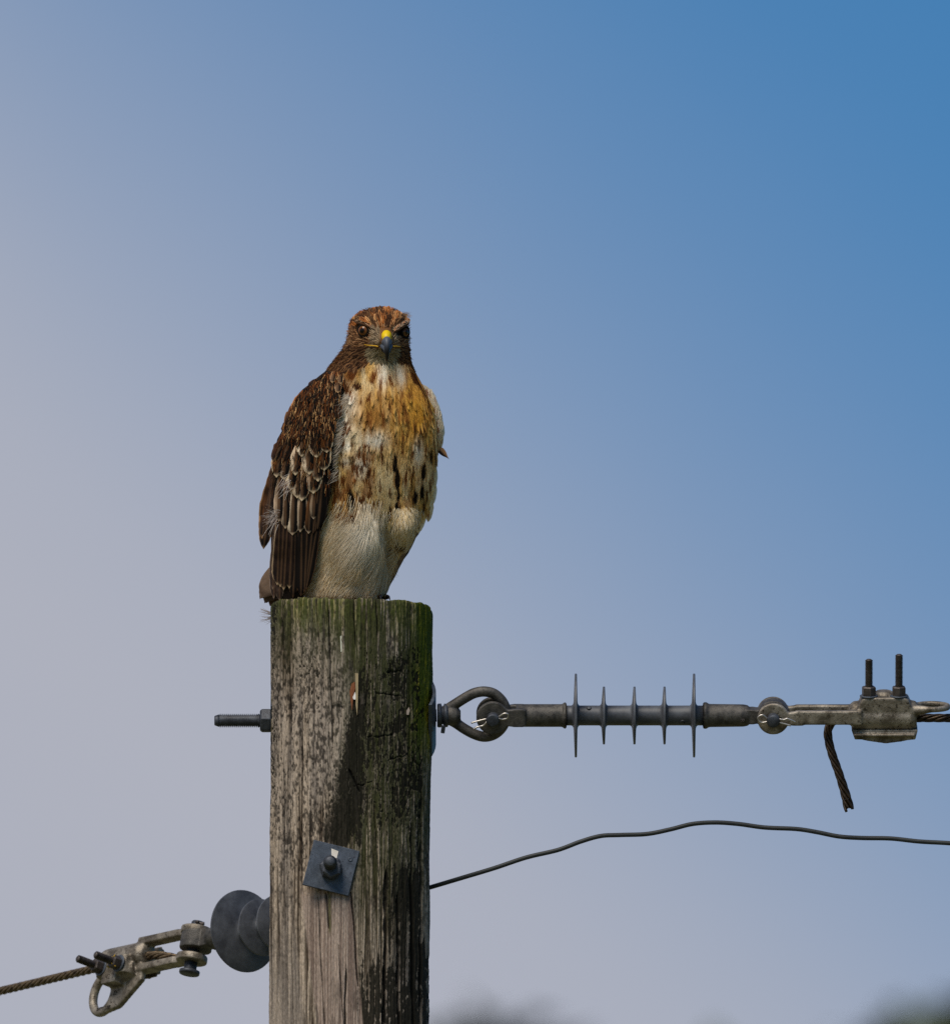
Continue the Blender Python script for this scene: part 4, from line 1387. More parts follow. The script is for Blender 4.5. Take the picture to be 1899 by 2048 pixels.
# contour feathers, laid from the tail end up so that each row covers the next
def scatter(ylo, yhi, n, pmax=math.pi, smin=0.0):
    yy = np.arange(ylo, yhi, 1.0)
    _, hw, hd, _ = tab(yy)
    w = np.sqrt(hw * hd); w = np.maximum(w, 12)
    cdf = np.cumsum(w) / w.sum()
    r = (np.arange(n) + RNG.random(n)) / n
    ys = np.interp(r, cdf, yy)
    ps = (np.modf(np.arange(n) * 0.6180339887)[0] * 2 - 1) * pmax + RNG.normal(0, .05, n)
    return ps, ys


head_mb, body_mb, back_mb = MB(), MB(), MB()
ps, ys = scatter(613, 745, 3600)
order = np.argsort(-ys)
for k in order:
    phi, y = ps[k], ys[k]
    p, n = body_frame(np.array(phi), np.array(y))
    if in_face(p[0], y) and abs(phi) < 1.6: continue
    z = zone(p[0], y, phi, RNG.random())
    if not z: continue
    t = flow(p, n, phi, y)
    L = z[4] * RNG.uniform(.8, 1.25)
    feather(head_mb, p - n * 1.0, t + RNG.normal(0, .10, 3), n, L * 1.3, z[5] * RNG.choice([.75, .9, 1.35]), (-.6, 1.2), plume_col(*z[:4], z[6]), 5, 6, .17, .2, .6, .1)
ps, ys = scatter(722, 1075, 7700)
order = np.argsort(-ys)
for k in order:
    phi, y = ps[k], ys[k]
    if abs(phi) > 2.0 and RNG.random() < .6: continue
    p, n = body_frame(np.array(phi), np.array(y))
    z = zone(p[0], y, phi, RNG.random())
    if p[0] > 780 and 1030 < y: continue
    if abs(phi) > 1.9 and RNG.random() < .4: continue
    if y > 1010 + 60 * RNG.random() - 25 * np.exp(-((p[0] - 745) / 40) ** 2): continue
    t = flow(p, n, phi, y)
    if z:
        feather(back_mb, p - n, t + RNG.normal(0, .09, 3), n, z[4] * RNG.uniform(.8, 1.2), z[5] * RNG.uniform(.85, 1.2), (0.2, 2.0), plume_col(*z[:4], z[6]), 5, 7, .16, .16, .5, .07)
        continue
    r = RNG.random()
    kind, mk, mw, L, W = '', RUST, 0, 38, 4.6
    if y > 895: L, W = 30, 4.8
    if p[0] > 858: L, W = 28, 6
    feather(body_mb, p + n * .6, t + RNG.normal(0, .07, 3), n, L * RNG.uniform(.8, 1.25), W * RNG.uniform(.8, 1.25), (RNG.uniform(-.4, .6), .8), breast_col(kind, mk, mw, RNG.normal()), 5, 10, .08, .22, .6, .12, wants_p=True)
head_mb.build('head_plumage', M_PLUME, hawk, xf=hx, kind='stuff')
body_mb.build('breast_plumage', M_PLUME, hawk, xf=hx, kind='stuff')
back_mb.build('back_plumage', M_PLUME, hawk, xf=hx, kind='stuff')


# the marked feathers of the belly band, breast streaks and collar
def at_px(px, py, out=0.0):
    xc, hw, hd, dc = tab(np.array(py, float))
    s_ = float(np.clip((px - xc) / hw, -.985, .985))
    phi = math.asin(s_)
    p, n = body_frame(np.array(phi), np.array(float(py)))
    return p + n * out, n, phi


# loose down: long fine barbs
def strands(mb, pts, width=0.9):
    """pts: list of (k, 3) paths with colour"""
    for path, c in pts:
        k = len(path)
        tan = np.gradient(path, axis=0)
        side = np.cross(tan, np.array([0.1, 0.1, 1.0]))
        side /= np.linalg.norm(side, axis=1)[:, None] + 1e-9
        w = width * np.linspace(1, .25, k)[:, None]
        v = np.concatenate([path - side * w, path + side * w])
        cc = c[None] * np.linspace(.9, 1.1, k)[:, None]
        mb.add(v, [(i, i + 1, k + i + 1, k + i) for i in range(k - 1)], np.concatenate([cc, cc]))


def strand_from(px, py, ang, L, lift=8, curl=0.0, k=6, out=1.0):
    p, n, phi = at_px(px, py, out)
    t = np.array([math.sin(ang), -math.cos(ang), 0.0])
    t -= n * (t @ n); t /= np.linalg.norm(t)
    s_ = np.cross(n, t)
    v = np.linspace(0, 1, k)[:, None]
    return p + t * L * v + s_ * curl * L * v ** 2 + n * (lift * np.sin(v * 2.2) - L * L / 420.0 * v ** 2)


fl_ = []
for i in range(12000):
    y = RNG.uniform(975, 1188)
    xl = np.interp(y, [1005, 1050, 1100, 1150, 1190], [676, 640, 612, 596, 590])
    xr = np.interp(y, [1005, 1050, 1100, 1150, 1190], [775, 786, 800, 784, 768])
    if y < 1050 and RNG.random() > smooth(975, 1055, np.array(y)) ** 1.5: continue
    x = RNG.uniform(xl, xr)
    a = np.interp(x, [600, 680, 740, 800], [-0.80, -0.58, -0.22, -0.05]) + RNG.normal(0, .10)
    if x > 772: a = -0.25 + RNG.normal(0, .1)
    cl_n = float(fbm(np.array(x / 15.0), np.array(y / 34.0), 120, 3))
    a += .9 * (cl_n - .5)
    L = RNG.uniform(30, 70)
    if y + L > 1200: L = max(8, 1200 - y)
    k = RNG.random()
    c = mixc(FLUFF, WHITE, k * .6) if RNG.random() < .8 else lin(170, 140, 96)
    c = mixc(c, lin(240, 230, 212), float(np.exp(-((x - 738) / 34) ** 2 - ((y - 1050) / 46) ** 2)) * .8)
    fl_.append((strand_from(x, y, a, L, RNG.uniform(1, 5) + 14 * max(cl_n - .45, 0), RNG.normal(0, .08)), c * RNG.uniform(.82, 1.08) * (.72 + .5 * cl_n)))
for i in range(900):       # feathered thigh at the right
    x = RNG.normal(811, 13); y = RNG.uniform(1012, 1090)
    if x > tab(np.array(y))[0] + tab(np.array(y))[1] - 2: continue
    a = (x - 806) * 0.014 + RNG.normal(0, .14)
    c = mixc(lin(220, 190, 132), WHITE, RNG.random() * .8) * RNG.uniform(.8, 1.05)
    if y > 1082 and abs(x - 798) < 14: c = lin(90, 64, 30)  # shadow below the thigh painted into these strands
    fl_.append((strand_from(x, y, a, RNG.uniform(14, 28), RNG.uniform(3, 8)), c))
for i in range(420):       # pale wisps where breast meets wing
    y = RNG.uniform(790, 960); xb = np.interp(y, [790, 830, 880, 920, 960], [690, 676, 676, 664, 664])
    x = xb + RNG.uniform(-3, 16)
    fl_.append((strand_from(x, y, RNG.uniform(-1.5, -.5), RNG.uniform(10, 26), RNG.uniform(5, 14), out=6), mixc(lin(200, 186, 168), lin(150, 130, 112), RNG.random())))
for i in range(220):       # bristles round the head outline
    y = RNG.uniform(640, 735); sgn = -1 if RNG.random() < .6 else 1
    phi = sgn * RNG.uniform(1.1, 1.9)
    p, n = body_frame(np.array(phi), np.array(y)); t = flow(p, n, phi, y)
    v = np.linspace(0, 1, 5)[:, None]; L = RNG.uniform(9, 17)
    fl_.append((p + t * L * v + n * (4.0 * v + RNG.normal(0, 1)), mixc(HEADB, HEADD, RNG.random())))
ps, ys = scatter(616, 745, 2600)
for k in range(len(ps)):   # fine barbs that knit the head feathers together
    phi, y = ps[k], ys[k]
    p, n = body_frame(np.array(phi), np.array(y))
    if in_face(p[0], y) and abs(phi) < 1.6: continue
    z = zone(p[0], y, phi, RNG.random())
    if not z: continue
    t = flow(p, n, phi, y) + RNG.normal(0, .12, 3)
    v = np.linspace(0, 1, 4)[:, None]; L = RNG.uniform(6, 12)
    r = RNG.random()
    c = z[1] if r < .3 else (z[0] if r < .6 else z[2])
    if y < 652: c = head_field(p[0], y)
    fl_.append((p + n * 1.0 + t * L * v + n * (1.2 * v - L * L / 130.0 * v ** 2), c * RNG.uniform(.8, 1.1)))
for i in range(26):        # ruffled tuft on the crown's right
    b_ = np.array([800 + RNG.normal(0, 3), -(632 + RNG.normal(0, 3)), -70.0 + RNG.normal(0, 6)])
    v = np.linspace(0, 1, 5)[:, None]
    fl_.append((b_ + v * np.array([RNG.uniform(10, 21), RNG.uniform(-1, 4), 4]), mixc(HEADT, HEADD, RNG.random() * .7)))
ny_ = 728 + 312 * RNG.random(7000) ** .92
nxc, nhw, _, _ = tab(ny_)
nx_ = RNG.uniform(np.interp(ny_, [728, 742, 800, 860, 960, 1040], [748, 694, 690, 680, 668, 655]), nxc + nhw - 4)
nc_ = breast_field(nx_, ny_ + 7.0) * RNG.uniform(.84, 1.14, (7000, 1))
for x, y, c in zip(nx_, ny_, nc_):      # soft barbs over the breast
    a = .16 * (x - 752) / 110 + RNG.normal(0, .13) - (.3 if x < 715 and y < 870 else 0)
    fl_.append((strand_from(x, y, a, RNG.uniform(9, 20), RNG.uniform(.6, 2.0), RNG.normal(0, .08), 4, 2.2), c))
ps, ys = scatter(616, 745, 2600)
for k in range(len(ps)):   # fine barbs that knit the head feathers together
    phi, y = ps[k], ys[k]
    p, n = body_frame(np.array(phi), np.array(y))
    if in_face(p[0], y) and abs(phi) < 1.6: continue
    z = zone(p[0], y, phi, RNG.random())
    if not z: continue
    t = flow(p, n, phi, y) + RNG.normal(0, .12, 3)
    v = np.linspace(0, 1, 4)[:, None]; L = RNG.uniform(6, 12)
    r = RNG.random()
    c = z[1] if r < .3 else (z[0] if r < .6 else z[2])
    if y < 652: c = head_field(p[0], y)
    fl_.append((p + n * 1.0 + t * L * v + n * (1.2 * v - L * L / 130.0 * v ** 2), c * RNG.uniform(.8, 1.1)))
for i in range(26):        # ruffled tuft on the crown's right
    b_ = np.array([800 + RNG.normal(0, 3), -(632 + RNG.normal(0, 3)), -70.0 + RNG.normal(0, 6)])
    v = np.linspace(0, 1, 5)[:, None]
    fl_.append((b_ + v * np.array([RNG.uniform(10, 21), RNG.uniform(-1, 4), 4]), mixc(HEADT, HEADD, RNG.random() * .7)))
for i in range(7000):      # soft barbs over the breast
    y = RNG.uniform(745, 1040); xc_, hw_, _, _ = tab(np.array(y))
    xl = np.interp(y, [745, 770, 800, 860, 960, 1040], [700, 694, 690, 680, 668, 655])
    x = RNG.uniform(xl, xc_ + hw_ - 4)
    c = breast_field(np.array([x]), np.array([y + 7.0]))[0] * RNG.uniform(.84, 1.14)
    a = -.16 * (x - 752) / 110 * -1 + RNG.normal(0, .13) - (.3 if x < 715 and y < 870 else 0)
    fl_.append((strand_from(x, y, a, RNG.uniform(9, 20), RNG.uniform(.6, 2.0), RNG.normal(0, .08), 4, 2.2), c))
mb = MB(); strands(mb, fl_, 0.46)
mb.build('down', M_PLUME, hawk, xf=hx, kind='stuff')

# ---------------------------------------------------------------- face
for (sx, ex, ey, ed) in EYES:
    look = np.array([-0.40, 0.02, -0.92]) if sx < 0 else np.array([0.74, 0.0, -0.67])
    look = look / np.linalg.norm(look)
    R_ = 12.8 if sx < 0 else 11.4
    c0 = np.array([ex, -ey, ed])
    mb = MB()
    t, s_, b_ = frame_of(look)
    aa = np.concatenate([np.linspace(0, 0.9, 26), np.linspace(1.0, math.pi, 10)])
    ring = np.linspace(0, 2 * math.pi, 32, endpoint=False)
    v, cc = [], []
    for a in aa:
        v.append(c0 + R_ * (math.cos(a) * t + math.sin(a) * (np.cos(ring)[:, None] * s_ + np.sin(ring)[:, None] * b_)))
        if a < 0.37: k_ = lin(9, 8, 8)
        elif a < 0.42: k_ = lin(40, 26, 14)
        elif a < 0.80: k_ = mixc(lin(92, 50, 20), lin(116, 74, 34), smooth(.42, .8, np.array(a)))
        else: k_ = lin(24, 18, 14)
        cc.append(np.tile(k_, (32, 1)) * (1 + .12 * RNG.normal(0, 1, (32, 1)) * (0.42 < a < .8)))
    k = len(aa)
    f = [(i * 32 + j, i * 32 + (j + 1) % 32, (i + 1) * 32 + (j + 1) % 32, (i + 1) * 32 + j) for i in range(k - 1) for j in range(32)]
    mb.add(np.concatenate(v), f, np.concatenate(cc))
    eye = mb.build('eye', M_EYE, hawk, xf=hx)
    mb = MB()
    lid = c0 + t * 6.0 + 11.8 * (np.cos(np.linspace(0, 2 * math.pi, 30))[:, None] * s_ + 0.90 * np.sin(np.linspace(0, 2 * math.pi, 30))[:, None] * b_)
    m_tube(mb, lid, 2.3, 8, False, lin(24, 19, 17))
    mb.build('eyelid', M_PLUME, eye, xf=hx)
    mb = MB()
    if sx < 0:
        br = [(708, -646, -88), (716, -645.5, -104), (728, -648, -116), (740, -653.5, -122), (752, -661.5, -124)]
    else:
        br = [(818, -644, -78), (813, -648, -96), (804, -653, -112), (795, -659, -120), (787, -665, -124)]
    m_tube(mb, catmull(br, 5), np.interp(np.linspace(0, 1, 21), [0, .25, .7, 1], [1.5, 3.6, 3.6, 1.8]), 10, True, lin(84, 58, 40))
    brow = mb.build('brow', M_PLUME, hawk, xf=hx)
    mb = MB()
    cp = catmull(br, 14)
    for q in range(90):
        i0 = RNG.integers(6, len(cp) - 1)
        p = cp[i0] + np.array([RNG.normal(0, 1), 3.4 + RNG.normal(0, 1.6), -2.0 + RNG.normal(0, 1)])
        tdir = (cp[max(i0 - 4, 0)] - cp[i0]) + np.array([0, 1.0, 1.0])
        nn = np.array([0, .6, -.8])
        col = plume_col(mixc(lin(150, 116, 84), HEADB, RNG.random()), lin(196, 172, 146), HEADD, .2 if RNG.random() < .6 else .5, 'streak')
        feather(mb, p, tdir, nn, RNG.uniform(9, 15), 2.2, (0, 1.0), col, 5, 5, .1, .2, .6, .08)
    mb.build('brow_feathers', M_PLUME, brow, xf=hx, kind='stuff')


def loft(mb, rows, n=20, c=None, power=1.0):
    """rows: (x, y, d, half width, half height) swept along a path"""
    r = np.array(rows, float)
    pth = r[:, :3]
    tan = np.gradient(pth, axis=0); tan /= np.linalg.norm(tan, axis=1)[:, None]
    ang_ = np.linspace(0, 2 * math.pi, n, endpoint=False)
    v, cc = [], []
    for i in range(len(r)):
        s_ = np.array([1.0, 0, 0.15]); s_ -= tan[i] * (s_ @ tan[i]); s_ /= np.linalg.norm(s_)
        b_ = np.cross(tan[i], s_)
        ca, sa = np.cos(ang_), np.sin(ang_)
        v.append(pth[i] + r[i, 3] * (np.sign(ca) * np.abs(ca) ** power)[:, None] * s_ + r[i, 4] * sa[:, None] * b_)
        cc.append(np.tile(c[i], (n, 1)))
    k = len(r)
    f = [(i * n + j, i * n + (j + 1) % n, (i + 1) * n + (j + 1) % n, (i + 1) * n + j) for i in range(k - 1) for j in range(n)]
    f += [tuple(range(n))[::-1], tuple((k - 1) * n + j for j in range(n))]
    mb.add(np.concatenate(v), f, np.concatenate(cc))


def dense(rows, per=5):
    return catmull(np.array(rows, float), per)


YEL, YEL2 = lin(214, 180, 10), lin(128, 116, 26)
cere_rows = dense([(771, -676, -106, 16, 18), (771.5, -675, -118, 14, 16.5), (772, -674, -129, 11.5, 14), (772.5, -676, -138, 9, 10.5), (773, -681, -143, 6.5, 7)])
mb = MB(); loft(mb, cere_rows, 28, [mixc(YEL2, YEL, np.array(min(1, i / 10))) for i in range(len(cere_rows))])
cere = mb.build('cere', M_BEAK, hawk, xf=hx)
for sx in (-1, 1):
    mb = MB(); m_lathe(mb, [(-1, .5), (0, 2.2), (1.2, 2.0), (1.4, .4)], 12, (773 + sx * 12.3, -673, -130), (sx, 0, -.4), lin(40, 30, 14))
    mb.build('nostril', M_BEAK, cere, xf=hx)
beak_rows = dense([(772.5, -684, -128, 11.5, 11), (773, -683.5, -140, 9.2, 9.5), (773.3, -681.5, -149, 7.6, 8.5), (773.8, -690, -155, 6.4, 8), (774, -700, -157, 5.4, 7), (774, -709, -154.5, 4.2, 6),
                   (773.6, -717, -150, 3.2, 4.5), (773.2, -724, -145, .8, 1.4)])
bl = len(beak_rows)
mb = MB(); loft(mb, beak_rows, 26, [mixc(lin(92, 98, 110), lin(15, 15, 19), smooth(.12, .62, np.array(i / bl))) for i in range(bl)])
beak = mb.build('beak', M_BEAK, hawk, xf=hx)
mb = MB()
loft(mb, dense([(771.5, -690, -112, 15.5, 6), (772, -691.5, -126, 13.5, 7), (772.8, -695, -138, 11, 7), (773.4, -701, -146, 6.5, 5), (773.6, -705, -149, 2.5, 2.5)]), 22,
     [mixc(lin(84, 92, 106), lin(44, 48, 56), np.array(i / 21)) for i in range(21)])
mb.build('beak_side', M_BEAK, beak, xf=hx)
mb = MB()
loft(mb, dense([(771.5, -699, -108, 12, 5), (772.5, -701, -126, 9.5, 5), (773.2, -704.5, -138, 6.5, 4), (773.4, -708, -143, 2.5, 2)]), 20, [lin(40, 40, 44)] * 16)
mb.build('lower_mandible', M_BEAK, beak, xf=hx)
for pts in ([(757, -692, -120), (752, -691, -117), (744, -690.5, -113), (736, -690, -107), (729, -689, -99)], [(785, -691.5, -117), (791, -691.5, -114), (796, -692.5, -107), (800, -693, -99)]):
    mb = MB()
    pp = [np.array(p) for p in pts]
    out_ = []
    for p in pp:
        q, n, _ = at_px(p[0], -p[1], 2.2)
        out_.append(q)
    cp = catmull(out_, 5)
    m_tube(mb, cp, np.interp(np.linspace(0, 1, len(cp)), [0, .6, 1], [1.3, 1.05, .5]), 8, True, lin(196, 150, 26))
    mb.build('gape', M_BEAK, hawk, xf=hx)


# ---------------------------------------------------------------- near wing
WL = np.array([(735, 662), (745, 645), (755, 632), (765, 621), (781, 600), (795, 589), (820, 579), (856, 565), (879, 552), (913, 546), (947, 542), (981, 542), (1000, 540), (1014, 532), (1048, 524), (1078, 521), (1100, 528), (1116, 538), (1150, 541), (1200, 543)], float)
WR = np.array([(735, 668), (745, 690), (770, 690), (795, 683), (827, 672), (860, 672), (900, 666), (950, 664), (1000, 659), (1050, 645), (1090, 632), (1116, 624), (1160, 611), (1194, 604), (1200, 603)], float)


def wing_surf(px, py):
    px = np.asarray(px, float); py = np.asarray(py, float)
    xc, hw, hd, dc = tab(np.clip(py, 735, 1200))
    xl = np.interp(py, WL[:, 0], WL[:, 1]) - 4
    s_ = np.clip((px - xc) / (xc - xl), -1, 1)
    return dc - (hd + 2 + 4 * smooth(760, 860, py)) * np.sqrt(np.maximum(1 - s_ ** 2, 0)) ** 0.9 + 10 * smooth(760, 740, py)


wing = None
mb = MB()
yy = np.linspace(738, 1198, 70); uu = np.linspace(0, 1, 26)
grid = []
for y in yy:
    xl = np.interp(y, WL[:, 0], WL[:, 1]); xr = np.interp(y, WR[:, 0], WR[:, 1])
    if y > 1000: xl = max(xl, 540)
    x = xl + 2 + (xr - xl - 2) * uu
    grid.append(np.column_stack([x, np.full(26, -y), wing_surf(x, np.full(26, y)) + 4]))
G = np.concatenate(grid)
Gb = G.copy(); Gb[:, 2] += 16
f = []
N_ = len(G)
for i in range(len(yy) - 1):
    for j in range(25):
        q = (i * 26 + j, (i + 1) * 26 + j, (i + 1) * 26 + j + 1, i * 26 + j + 1)
        f.append(q); f.append(tuple(N_ + k for k in q[::-1]))
mb.add(np.concatenate([G, Gb]), f, lin(34, 26, 22))
wing = mb.build('wing', M_PLUME, hawk, xf=hx)


def drape(px, py, ang, L, W, lift, col, nu=9, nv=16, tip=.45, curve=0.0, ragged=.03, surf=wing_surf, name='feather', parent=None):
    """a feather designed flat and laid over the wing's curved surface"""
    v0_ = np.linspace(0, 1, nv); v = 1 - (1 - v0_) ** 1.6; u = np.linspace(-1, 1, nu)
    wv = np.where(v < 1 - tip, 0.30 + 0.70 * smooth(0, 1 - tip, v), np.sqrt(np.clip(1 - ((v - (1 - tip)) / tip) ** 2, 0, 1)))
    wv = np.maximum(wv, .05) * (1 + ragged * RNG.normal(0, 1, nv))
    U, V = np.meshgrid(u, v)
    a = ang + curve * (V - .5)
    dv_ = np.diff(v, prepend=0)[:, None] * L
    X = px + np.cumsum(np.sin(a) * dv_, axis=0) + U * W * wv[:, None] * np.cos(ang)
    Y = py + np.cumsum(np.cos(a) * dv_, axis=0) - U * W * wv[:, None] * np.sin(ang)
    Y = Y - 0.03 * L * U ** 2 * V
    D = surf(X, Y) - (lift[0] + lift[1] * V - 2.2 * U ** 2)
    c = np.clip(col(U, V) * (1 + .07 * RNG.normal(0, 1, V.shape))[..., None], .002, 1)
    p = np.stack([X, -Y, D], -1).reshape(-1, 3)
    pb = p.copy(); pb[:, 2] += 0.7
    f = [(i * nu + j, (i + 1) * nu + j, (i + 1) * nu + j + 1, i * nu + j + 1) for i in range(nv - 1) for j in range(nu - 1)]
    mb = MB(); mb.add(p, f, c.reshape(-1, 3))
    return mb.build(name, M_PLUME, parent or wing, xf=hx)


def covert_col(dark, web, edge, ew=.16, tipw=.12, left_web=.5, pale_left=0.0, bars=0.0):
    dark, web = dark * .6, web * .72

    def fn(U, V):
        c = mixc(dark, web, (smooth(.05, -.55, U) * left_web * smooth(1.0, .55, V))[..., None])
        c = mixc(c, web * 1.1, (smooth(.35, .05, V) * .5)[..., None])
        if bars:
            c = mixc(c, dark * .5, (smooth(.35, .65, 0.5 + .5 * np.sin(V * bars)) * .65)[..., None])
        if pale_left:
            c = mixc(c, lin(236, 214, 184), (smooth(-.20, -.5, U) * pale_left * 1.1 * smooth(.05, .2, V) * smooth(1.0, .8, V))[..., None])
        rim = np.clip(smooth(1 - ew, 1, np.abs(U)) * .85 + smooth(1 - tipw, 1, V) * 1.0, 0, 1) * smooth(.15, .4, V)
        c = mixc(c, edge, rim[..., None])
        shaft = smooth(.09, .02, np.abs(U)) * .35
        return mixc(c, lin(120, 90, 64), shaft[..., None])
    return fn


for k_ in ():
    pass
DK, DK2, RUF = lin(38, 27, 23), lin(56, 40, 32), lin(150, 96, 52)
# flight feathers first, then coverts upward
for (x, y, a, L, W) in [(604, 985, -.01, 208, 13), (618, 980, -.045, 206, 12), (632, 985, -.10, 196, 12), (646, 985, -.17, 190, 11), (592, 1000, -.03, 196, 12)]:
    drape(x, y, a, L, W, (1, 3), covert_col(lin(26, 20, 18), lin(40, 30, 25), lin(112, 80, 56), .12, .03, .2), 9, 26, .22)
for (x, y, a, L, W) in [(588, 990, -.05, 188, 12.5), (579, 985, -.06, 196, 12), (571, 985, -.055, 190, 12.5), (561, 985, -.035, 186, 12)]:
    drape(x, y, a, L, W, (2, 2.5), covert_col(lin(40, 28, 24), lin(78, 54, 44), lin(206, 176, 140), .10, .04, .45, 0, 38), 9, 34, .16)
for (x, y, a, L, W) in [(648, 930, -.10, 130, 16), (640, 950, -.12, 120, 15), (650, 965, -.20, 100, 13)]:
    drape(x, y, a, L, W, (2, 2), covert_col(lin(16, 12, 11), lin(24, 18, 16), lin(40, 30, 25), .1, .03, .2), 9, 20, .3)  # near-black colour paints in the deep shadow under the wing
# outer edge of the far side seen past the wing
for (x, y, a, L, W, d_) in [(548, 930, -.16, 150, 15, .3), (556, 905, -.14, 130, 15, .2), (545, 960, -.13, 140, 16, .3)]:
    drape(x, y, a, L, W, (-3, -2), covert_col(lin(34, 24, 20), lin(110, 70, 40), lin(170, 130, 90), .1, .06, .6, 0, 22), 9, 24, .5)
for (x, y, a, L, W) in [(553, 1030, -.05, 150, 9), (549, 1060, -.01, 138, 9), (556, 1090, .03, 112, 9)]:
    drape(x, y, a, L, W, (-2, 2), covert_col(lin(78, 60, 52), lin(116, 96, 84), lin(150, 128, 112), .15, .05, .5, 0, 30), 9, 24, .25)
# long greater coverts
for (x, y, a, L, W, pl) in [(622, 972, -.05, 96, 12, .0), (606, 955, -.05, 110, 12.5, .35), (588, 965, -.03, 106, 17, .7), (573, 950, -.02, 108, 12, .2), (560, 940, -.02, 104, 11, .2), (632, 955, -.06, 84, 12, .2)]:
    drape(x, y, a, L, W, (.6, 4.4), covert_col(lin(17, 12, 10), lin(136, 90, 52), lin(210, 184, 156), .12, .07, .6, pl), 9, 22, .35)
# scalloped median coverts
for (x, y, a, L, W, pl) in [(612, 915, -.10, 88, 17, .6), (600, 925, -.08, 72, 15, .55), (625, 900, .02, 88, 19, .3), (628, 880, .10, 84, 19, .2), (615, 872, .05, 78, 17, .7), (640, 870, .12, 72, 18, 0), (628, 850, .08, 66, 16, .2), (586, 905, -.06, 76, 14, .8),
                        (596, 885, -.08, 66, 14, .6), (606, 856, -.05, 58, 13, .9), (648, 850, .1, 56, 15, 0), (574, 890, -.10, 70, 14, .3), (562, 880, -.12, 76, 14, .0)]:
    drape(x, y, a, L, W, (1.0, 5.0), covert_col(lin(16, 11, 9), lin(158, 98, 48), lin(244, 218, 182), .2, .12, .8, pl), 9, 18, .5)
# lesser coverts and scapulars in staggered rows
row = 0
for y in np.arange(872, 736, -11.5):
    xl = np.interp(y, WL[:, 0], WL[:, 1]) + (3 if y < 840 else 9); xr = np.interp(y + 12, WR[:, 0], WR[:, 1]) - 5
    slope = (np.interp(y + 16, WL[:, 0], WL[:, 1]) - np.interp(y, WL[:, 0], WL[:, 1])) / 16.0
    xs = np.arange(xl + 2 + (row % 2) * 6, max(xr, xl + 8), 13.0)
    for x in xs:
        if y > 852 and x > 590: continue
        q = np.clip((x - xl) / 40.0, 0, 1)
        sz = .62 + .38 * np.clip((y - 740) / 60.0, 0, 1)
        L = RNG.uniform(30, 56) * sz; W = RNG.uniform(7, 13) * sz
        x = x + RNG.normal(0, 3.5) * q; yj = y + RNG.normal(0, 4.0) * q
        a = math.atan(slope) * (1 - q) * .95 + np.interp(x, [560, 620, 680], [-.24, -.18, -.02]) * q + RNG.normal(0, .12)
        rnd = RNG.random()
        dk = mixc(lin(15, 11, 9), lin(40, 27, 21), rnd)
        edge = mixc(lin(64, 40, 27), lin(210, 146, 84), np.clip(RNG.random() ** 3.5 + (.25 if x > 650 else 0), 0, 1))
        web = mixc(lin(42, 28, 21), lin(158, 88, 36), RNG.random() * (1.0 if x > 640 or x < xl + 16 or RNG.random() < .25 else .3))
        drape(x, yj, a, L, W, (1.5, 4.2 + RNG.normal(0, .6)), covert_col(dk, web, edge, RNG.uniform(.06, .2), RNG.uniform(.04, .12), .5), 7, 11, .5, ragged=.08, curve=RNG.normal(0, .15))
    row += 1
for (x, y, a, L, W) in [(668, 742, -.15, 24, 7), (680, 746, .05, 22, 7), (676, 760, 0, 26, 8)]:
    drape(x, y, a, L, W, (5, 3), covert_col(lin(26, 18, 15), lin(140, 90, 50), lin(206, 164, 118), .22, .16, .6, .1), 7, 10, .55)

fl_ = []
for i in range(2600):      # barbs knitting the coverts together
    y = RNG.uniform(742, 985)
    xl = np.interp(y, WL[:, 0], WL[:, 1]) + 3; xr = np.interp(y, WR[:, 0], WR[:, 1]) - 3
    x = RNG.uniform(xl, xr)
    if y > 880 and RNG.random() < .6: continue
    a = np.interp((x - xl) / max(xr - xl, 1), [0, 1], [-.38, -.02]) + RNG.normal(0, .2)
    L = RNG.uniform(7, 16)
    v = np.linspace(0, 1, 5)
    X = x + np.sin(a) * L * v; Y = y + np.cos(a) * L * v
    P3 = np.column_stack([X, -Y, wing_surf(X, Y) - (5.2 + 1.0 * v)])
    r = RNG.random()
    c = lin(13, 10, 8) if r < .70 else (lin(124, 70, 30) if r < .91 else lin(204, 160, 108))
    fl_.append((P3, c * RNG.uniform(.7, 1.1)))
mb = MB(); strands(mb, fl_, .5); mb.build('barbs', M_PLUME, wing, xf=hx, kind='stuff')
# loose pale down hanging at the wing's outer edge
fl_ = []
for i in range(44):
    c0 = np.array([552 + RNG.normal(0, 4), -(1035 + RNG.normal(0, 10)), wing_surf(552, 1035) - 16])
    a = RNG.uniform(-2.4, -.4); L = RNG.uniform(12, 32)
    v = np.linspace(0, 1, 6)[:, None]
    pt = c0 + np.concatenate([v * math.sin(a) * L, -v * math.cos(a) * L - 6 * v ** 2, -4 * v], 1)
    fl_.append((pt, mixc(lin(200, 188, 180), lin(120, 96, 84), RNG.random())))
for i in range(26):
    c0 = np.array([572 + RNG.normal(0, 6), -(965 + RNG.normal(0, 12)), wing_surf(572, 965) - 17])
    a = RNG.uniform(-1.2, -.2); L = RNG.uniform(14, 30)
    v = np.linspace(0, 1, 6)[:, None]
    fl_.append((c0 + np.concatenate([v * math.sin(a) * L, -v * math.cos(a) * L, -3 * v], 1), mixc(lin(214, 206, 200), lin(130, 104, 88), RNG.random())))
mb = MB(); strands(mb, fl_, .5); mb.build('down', M_PLUME, wing, xf=hx, kind='stuff')

